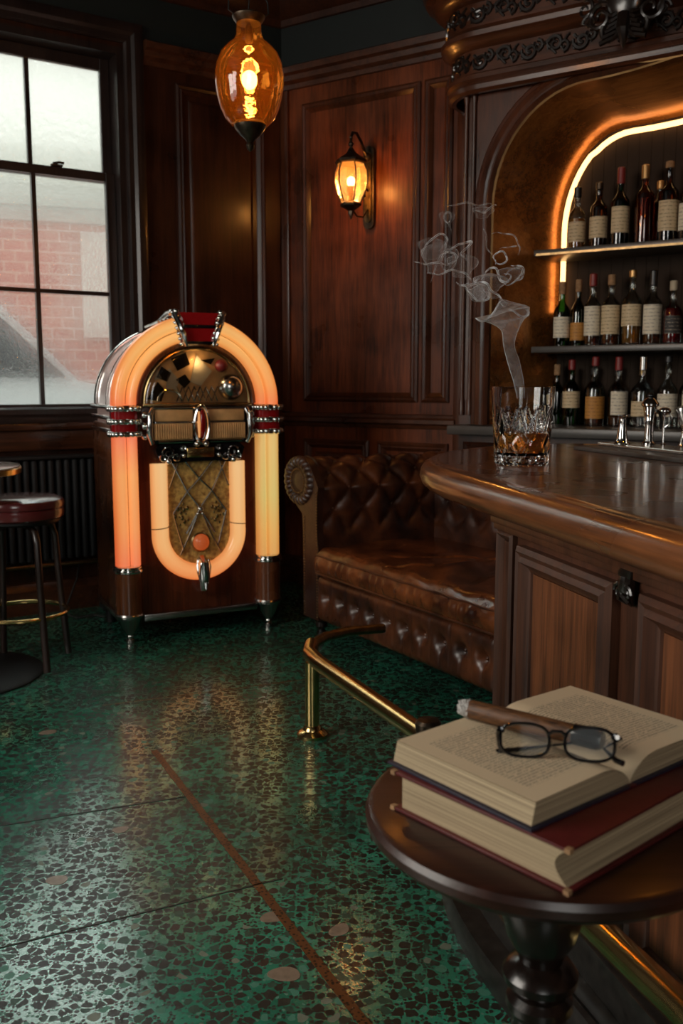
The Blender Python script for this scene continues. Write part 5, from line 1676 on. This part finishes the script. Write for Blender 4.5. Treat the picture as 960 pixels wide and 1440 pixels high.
gm = MB().lathe([(.046, 0), (.048, .008), (.042, .014)], 26, Matrix.Translation((0, YF - .012, .455)) @ Matrix.Rotation(PI / 2, 4, 'X')).build('gem_bezel', 'aged_brass', gr_)
MB().sphere((0, YF - .026, .455), .040, 22, 14, (1, .75, 1)).build('gem', 'gem_glow', gr_)
upath = [(-.190, .835 - .31 * i / 8) for i in range(9)] + [(x, z) for x, z in arc(0, .50, .190, 180, 360, 40)][1:] + [(.190, .525 + .31 * i / 8) for i in range(9)]
upath = [(x, z) for x, z in upath]
rs = []
for i, (x, z) in enumerate(upath):
    a = upath[max(0, i - 1)]; c = upath[min(len(upath) - 1, i + 1)]
    d = Vector((c[0] - a[0], c[1] - a[1])).normalized(); nn = Vector((-d.y, d.x))
    rs.append([(x + nn.x * .040 * math.cos(PI * k / 12), YF - .045 * math.sin(PI * k / 12) ** .8, z + nn.y * .040 * math.cos(PI * k / 12)) for k in range(13)])
MB().rings(rs, True, True).build('curved_tube', 'tube_cream', jb, angle=60)
m_ = MB()
for sx in (-1, 1):
    m_.tube([(sx * .190 + .041 * math.cos(PI * k / 12), YF - .047 * math.sin(PI * k / 12) ** .8, .535 + .006 * sx * (k - 6) / 6) for k in range(13)], .0022, 6)
m_.build('tube_joint', 'dark_bronze', jb)
l = point('lunette_light', (0.0, YF - .040, 1.300), 0.25, (1.0, .66, .32), .02); l.parent = jb
l = point('hood_fill', (0.0, .32, 1.26), 3.0, (1.0, .78, .68), .05); l.parent = jb  # added lamp inside the hood, stands in for window sheen on its shell
m_ = MB().tube([(0, YF - .03, .372), (0, YF - .062, .355), (0, YF - .066, .30), (0, YF - .052, .235), (0, YF - .02, .205)], [.026, .030, .028, .020, .006], 14)
m_.tube([(0, YF - .085, .27), (0, YF - .088, .24)], [.010, .006], 10)
for sx in (-1, 1): m_.tube([(sx * .024, YF - .05, .375), (sx * .030, YF - .058, .34), (sx * .022, YF - .07, .28)], [.008, .009, .004], 8)
m_.build('bottom_claw', 'chrome', jb)
# lead
cb = MB().tube([(-1.42, 4.93, .26), (-1.40, 4.80, .18), (-1.44, 4.68, .02), (-1.36, 4.64, .008), (-1.29, 4.70, .008), (-1.22, 4.66, .008)], .005, 8).build('power_cord', 'rubber')
tag(cb, 'thin dark power cord on the floor behind the jukebox', 'cord')

# ================================================================== stool and small table at the window
st = thing('bar_stool', 'round red vinyl stool with curved dark legs by the window', 'stool', (-1.365, 3.86, 0), .25)
MB().lathe([(.02, .640), (.175, .640), (.186, .648), (.190, .665), (.188, .682), (.184, .686), (.190, .692), (.192, .706), (.186, .720), (.165, .730), (.08, .734), (.003, .735)], 40).build('seat', 'red_vinyl', st)
MB().lathe([(.02, .622), (.165, .622), (.172, .630), (.172, .640), (.02, .640)], 32).build('seat_ring', 'iron', st)
for k in range(4):
    a = rad(30 + 90 * k); c_, s_ = math.cos(a), math.sin(a)
    P = [(.06, .615), (.115, .612), (.150, .595), (.165, .55), (.172, .42), (.185, .24), (.205, .012)]
    Q = smooth_loop(P, 0)
    MB().tube([(r * c_, r * s_, z) for r, z in P], [.012, .013, .014, .014, .014, .0145, .015], 12).build('leg', 'stool_wood', st)
MB().tube([(.186 * math.cos(2 * PI * i / 40), .186 * math.sin(2 * PI * i / 40), .235) for i in range(40)], .0095, 10, True).build('foot_ring', 'brass', st)
tb = thing('cafe_table', 'pale-topped round cafe table on a black disc base', 'table', (-1.60, 3.70, 0), 0)
MB().lathe([(.02, .838), (.29, .838), (.300, .842), (.302, .862), (.298, .866)], 48).build('table_edge', 'brass', tb)
MB().lathe([(.02, .860), (.294, .860), (.294, .870), (.288, .872)], 48).build('table_top', 'table_marble', tb)
MB().lathe([(.10, .80), (.035, .82), (.028, .79), (.026, .12), (.034, .06), (.05, .03)], 24).lathe([(.12, .822), (.12, .838)], 24).build('column', 'iron', tb)
MB().lathe([(.35, .0), (.352, .006), (.34, .012), (.20, .018), (.06, .032)], 48).build('base', 'iron', tb)

# ================================================================== lamps
def pend(loc, label, chain=True):
    t = thing('pendant_lamp', label, 'lamp', loc, 0.3)
    prof = [(.040, .318), (.041, .300), (.042, .280), (.050, .262), (.074, .243), (.094, .222), (.107, .190), (.113, .155), (.112, .120), (.106, .085), (.096, .050), (.080, .018), (.062, .000), (.048, -.004)]
    MB().lathe(prof, 40, cap=False).build('glass_shade', 'amber_glass', t)
    MB().lathe([(.030, .312), (.040, .314), (.052, .330), (.054, .336), (.044, .342), (.020, .350), (.008, .352)], 28).build('cap', 'dark_bronze', t)
    MB().lathe([(.002, -.085), (.010, -.078), (.014, -.066), (.010, -.056), (.016, -.048), (.036, -.030), (.050, -.012), (.053, .0), (.048, .008), (.03, .010)], 28).build('finial', 'dark_bronze', t)
    MB().lathe([(.006, .312), (.013, .300), (.014, .270), (.012, .255)], 14).build('socket', 'dark_bronze', t)
    bb = MB().sphere((0, 0, .140), .026, 18, 12, (1, 1, 1.15)).build('bulb', 'bulb_glow', t)
    m_ = MB()
    P = [(-.040, .333), (-.066, .350), (-.064, .385), (-.040, .420), (0, .440), (.040, .420), (.064, .385), (.066, .350), (.040, .333)]
    m_.tube([(x, 0, z) for x, z in P], .0028, 8)
    m_.tube([(0, 0, .35), (.003, 0, .40), (0, 0, .440)], .002, 6)
    m_.build('hanger', 'iron', t)
    m_ = MB(); z = .445; k = 0
    while loc[2] + z < HC - .03:
        m_.tube([((.008 * math.cos(a)) * (k % 2), (.008 * math.cos(a)) * (1 - k % 2), z + .010 + .014 * math.sin(a)) for a in [2 * PI * i / 10 for i in range(10)]], .002, 5, True)
        z += .021; k += 1
    m_.build('chain', 'iron', t)
    MB().lathe([(.010, HC - loc[2] - .05), (.045, HC - loc[2] - .02), (.055, HC - loc[2] - .002), (.01, HC - loc[2] - .001)], 22).build('ceiling_rose', 'dark_bronze', t)
    l = point('bulb_light', (0, 0, .140), PEND_W, (1.0, .50, .16), .035); l.parent = t
    return t


PEND_W = 12.0
pend((-.302, 3.2, 2.048), 'amber glass pendant lamp hanging on a chain near the window')
PEND_W = 8.0
pend((1.22, 2.10, 2.30), 'added unseen amber pendant lamp above the bar counter, for warm fill')  # added lamp out of view, warms the counter, books and sofa

# wall lantern
sl = thing('wall_sconce', 'bronze wall lantern with amber ribbed glass on the panelling', 'lamp', (*wp(.60), 2.265), AB)
pl_out = [(-.034 + .0, -.165)]
pp_ = [(x, z) for x, z in arc(0, .185, .034, 0, 180, 12)] + [(x, z) for x, z in arc(0, -.185, .034, 180, 360, 12)]
MB().prism_y(pp_, -.022, -.001).build('backplate', 'dark_bronze', sl, angle=30)
MB().prism_y([(x * .6, z * .86) for x, z in pp_], -.032, -.020).build('backplate_boss', 'aged_brass', sl, angle=30)
lx, ly = 0.0, -.20
m_ = MB()
m_.tube([(0, -.03, .15), (0, -.06, .175), (0, -.10, .225), (0, -.145, .258), (0, -.185, .252), (0, -.200, .222), (0, -.200, .165)], [.010, .009, .008, .008, .008, .008, .009], 10)
m_.sphere((0, -.2, .19), .014).sphere((0, -.2, .225), .010).sphere((0, -.035, .155), .022, 12, 8, (1, 1, 1.1))
m_.tube([(0, -.03, -.12), (0, -.08, -.165), (0, -.14, -.168), (0, -.185, -.140)], .005, 8)
m_.tube([(0, -.03, -.02), (0, -.07, .0), (0, -.085, -.03), (0, -.06, -.055)], .006, 8)
m_.build('arm', 'dark_bronze', sl)
def hexring(r, z, k=6, off=PI / 6 - .2): return [(lx + r * math.cos(2 * PI * i / k + off), ly + r * math.sin(2 * PI * i / k + off), z) for i in range(k)]


m_ = MB()
m_.rings([hexring(.012, .170), hexring(.024, .150), hexring(.045, .132), hexring(.072, .118), hexring(.086, .108), hexring(.088, .096), hexring(.078, .088)])
m_.rings([hexring(.052, -.108), hexring(.060, -.116), hexring(.056, -.126), hexring(.034, -.140), hexring(.014, -.150), hexring(.016, -.162), hexring(.008, -.180), hexring(.002, -.195)])
zs = [.090, .05, 0.0, -.05, -.105]; rz_ = [.070, .086, .088, .076, .052]
for i in range(6):
    a = 2 * PI * i / 6 + PI / 6 - .2
    m_.tube([(lx + (r + .002) * math.cos(a), ly + (r + .002) * math.sin(a), z) for r, z in zip(rz_, zs)], .0042, 8)
m_.build('lantern_frame', 'dark_bronze', sl, angle=30)
MB().rings([hexring(r * .97, z) for r, z in zip(rz_, zs)], True, False).build('glass_panes', 'lantern_glass', sl, angle=20)
MB().sphere((lx, ly, 0), .022, 16, 10, (1, 1, 1.2)).build('bulb', 'bulb_glow', sl)
MB().lathe([(.014, -.11), (.012, -.02)], 12, None, lx, ly).build('socket', 'aged_brass', sl)
l = point('bulb_light', (lx, ly, .0), 13.0, (1.0, .50, .17), .03); l.parent = sl

# ================================================================== side table, books, cigar, spectacles
TX, TY, TZ = .255, 1.095, .68
stb = thing('side_table', 'dark round pedestal table holding the books in the foreground', 'table', (TX, TY, 0), 0)
MB().lathe([(.02, TZ - .030), (.205, TZ - .030), (.217, TZ - .028), (.224, TZ - .020), (.225, TZ - .010), (.221, TZ - .003), (.214, TZ), (.01, TZ)], 72).build('table_top', 'table_wood', stb)
MB().lathe([(.02, TZ - .050), (.085, TZ - .050), (.090, TZ - .030)], 32).build('top_block', 'ebony', stb)
MB().lathe([(.024, TZ - .050), (.030, TZ - .070), (.050, TZ - .110), (.054, TZ - .135), (.044, TZ - .175), (.030, TZ - .200), (.028, TZ - .208), (.040, TZ - .214), (.048, TZ - .226), (.047, TZ - .236), (.036, TZ - .246), (.034, TZ - .254), (.042, TZ - .262), (.043, TZ - .272), (.034, TZ - .285),
            (.038, TZ - .34), (.052, TZ - .43), (.056, TZ - .48), (.044, TZ - .53), (.034, TZ - .55), (.05, TZ - .565), (.052, TZ - .58), (.03, TZ - .60)], 36).build('turned_column', 'ebony', stb)
MB().lathe([(.14, .0), (.142, .012), (.130, .022), (.10, .034), (.06, .060), (.05, .085)], 40).build('base', 'ebony', stb)

# closed red book
CB = thing('closed_book', 'thick red clothbound book lying closed under the open book', 'book', (.232, .884, TZ + .0), math.atan2(.653, .757))
bw, bh, bt = .258, .290, .050      # x along fore-edge, y along tail (away from the corner)
# local: x runs along the fore-edge from the near corner, y along the tail edge to the far-left corner
MB().box(0, bh, 0, bw, .0005, .0045, .0015).build('bottom_cover', 'book_red', CB)
MB().box(0, bh, 0, bw, bt - .004, bt, .0015).build('top_cover', 'book_red', CB)
rs = []
for k in range(9):
    t = k / 8; z = .0045 + (bt - .0085) * t
    cv = .006 + .016 * math.sin(PI * t)
    rs.append([(.006, cv, z), (bh - .006, cv, z), (bh - .006, bw - .010, z), (.006, bw - .010, z)])
MB().rings(rs, True, True).build('page_block', 'page_edges', CB, angle=30)
rs = []
for k in range(9):
    a = -PI / 2 + PI * k / 8
    rs.append([(bh + .006 * math.cos(a) - .003, 0, bt / 2 + bt / 2 * math.sin(a)), (bh + .006 * math.cos(a) - .003, bw, bt / 2 + bt / 2 * math.sin(a)), (bh - .004, bw, bt / 2 + (bt / 2 - .003) * math.sin(a)), (bh - .004, 0, bt / 2 + (bt / 2 - .003) * math.sin(a))])
MB().rings(rs, True, True).build('spine', 'book_red', CB)
m_ = MB()
for x, y in ((0, 0), (0, bw - .002)):
    m_.box(x - .0008, x + .006, y - .0008, y + .006, bt - .0048, bt + .0006).box(x - .0008, x + .006, y - .0008, y + .006, -.0, .0052)
m_.build('worn_corners', 'cork', CB, smooth=False)

# open book
OB = thing('open_book', 'open book with cream printed pages on top of the red book', 'book', (.340, 1.036, TZ + bt), math.atan2(.618, .786))
PWd, PHt, TK = .170, .221, .028
def page_z(x, side, lift=1.0):
    u = abs(x) / PWd
    return .004 + TK * (1 - (1 - min(1, u / .34)) ** 2.2) ** .75 * (1 - .10 * u) if u < .34 else .004 + TK * (1 - .10 * u)


for sg in (-1, 1):
    nm = 'left_pages' if sg < 0 else 'right_pages'
    n = 34; xs = [sg * PWd * i / n for i in range(n + 1)]
    top = [(x, page_z(x, sg)) for x in xs]
    # block of leaves
    poly = [(x, z - .0006) for x, z in top] + [(sg * (PWd + .006), .0044), (sg * .004, .0044)]
    m_ = MB()
    yy = [0, PHt]
    vs = [(x, y, z) for y in yy for x, z in poly]; k = len(poly)
    m_.add(vs, [tuple(range(k)), tuple(range(2 * k - 1, k - 1, -1))] + [(i, k + i, k + (i + 1) % k, (i + 1) % k) for i in range(k)])
    bk = m_.build('page_block', 'page_edges', OB, angle=30)
    rs = [[(x, y, z + .0004) for x, z in top] for y in (0.0004, PHt - .0004)]
    rs = [[(x, .0004 + (PHt - .0008) * j / 6, z + .0004) for x, z in top] for j in range(7)]
    MB().rings(rs, False, False).build('printed_page', 'page', bk, angle=60)
MB().box(-PWd - .012, -.006, -.005, PHt + .005, .0004, .0040, .001).build('cover', 'book_navy', OB)
MB().box(.006, PWd + .012, -.005, PHt + .005, .0004, .0040, .001).build('cover', 'book_navy', OB)
MB().box(-.006, .006, -.005, PHt + .005, .0004, .0030).build('spine', 'book_red', OB)

# cigar in the gutter of the open book
p0 = Vector((.160, 1.179)); p1 = Vector((.312, 1.063))
dirc = (p1 - p0).normalized(); Lc = (p1 - p0).length
cg = thing('cigar', 'half-smoked brown cigar with a grey ash tip on the open book', 'cigar', (p0.x, p0.y, TZ + bt + .0455), math.atan2(dirc.y, dirc.x))
MX = Matrix.Rotation(PI / 2, 4, 'Y')
MB().lathe([(.0118, .012), (.0126, .016), (.0128, .08), (.0122, Lc - .03), (.0105, Lc - .012), (.006, Lc - .002)], 26, MX).build('body', 'tobacco', cg)
rs = []
for i in range(9):
    t = i / 8; z = .014 - .017 * t
    rs.append([((.0124 * (1 - .25 * t * t)) * (1 + .09 * R.uniform(-1, 1)) * math.cos(2 * PI * j / 18), (.0124 * (1 - .25 * t * t)) * (1 + .09 * R.uniform(-1, 1)) * math.sin(2 * PI * j / 18), z + .0015 * R.uniform(-1, 1)) for j in range(18)])
MB().rings(rs, True, True, False, MX).build('ash', 'ash', cg)
MB().lathe([(.0130, Lc - .034), (.0132, Lc - .030), (.0130, Lc - .004), (.010, Lc + .002), (.004, Lc + .003)], 24, MX).build('mouth_tip', 'gloss_black', cg)

# spectacles: front standing on the page, arms folded behind
g0 = Vector((.182, 1.052)); g1 = Vector((.325, 1.026))
gd = (g1 - g0).normalized()
sp_ = thing('spectacles', 'black-framed reading glasses resting on the open book', 'glasses', (*((g0 + g1) / 2), TZ + bt + .0295), math.atan2(gd.y, gd.x))
TL = Matrix.Rotation(rad(-14), 4, 'X')
hw = .0715
def lens(cx, n=36):
    P = []
    for i in range(n):
        a = 2 * PI * i / n; c_, s_ = math.cos(a), math.sin(a)
        P.append((cx + .0285 * math.copysign(abs(c_) ** .80, c_), 0, .0215 + .0190 * math.copysign(abs(s_) ** .72, s_) + (.001 if s_ > 0 else 0)))
    return P


m_ = MB()
for cx in (-.0375, .0375): m_.tube(lens(cx), .0020, 8, True)
m_.tube([(-.0105, 0, .030), (-.005, -.001, .0345), (.005, -.001, .0345), (.0105, 0, .030)], [.0024, .0022, .0022, .0024], 8)
for s_ in (-1, 1): m_.box(s_ * .0655 - .004, s_ * .0655 + .004, -.002, .004, .029, .037, .0015)
o_ = m_.build('frame', 'gloss_black', sp_); o_.matrix_local = TL
for cx in (-.0375, .0375):
    L_ = lens(cx); m_ = MB()
    m_.rings([[(x, -.0004, z) for x, y, z in L_], [(x, .0004, z) for x, y, z in L_]])
    q_ = m_.build('lens', 'lens_glass', o_)
m_ = MB()
m_.tube([(-.068, .003, .033), (-.069, .007, .026), (-.067, .009, .012), (-.064, .010, .004), (-.070, .012, .002), (-.02, .026, .006), (.02, .030, .012)], [.0028, .0026, .0026, .0035, .0034, .0018, .0014], 8)
m_.build('temple', 'gloss_black', sp_)
m_ = MB()
m_.tube([(.068, .003, .033), (.072, .008, .030), (.066, .014, .022), (.055, .020, .012), (.068, .008, .003), (.076, .002, .002)], [.0030, .0028, .0022, .0020, .0034, .0036], 8)
m_.build('temple', 'gloss_black', sp_)
m_ = MB()
for s_ in (-1, 1): m_.sphere((s_ * .007, .006, .018), .0035, 8, 6, (.5, .8, 1.4))
m_.build('nose_pad', 'lens_glass', sp_)
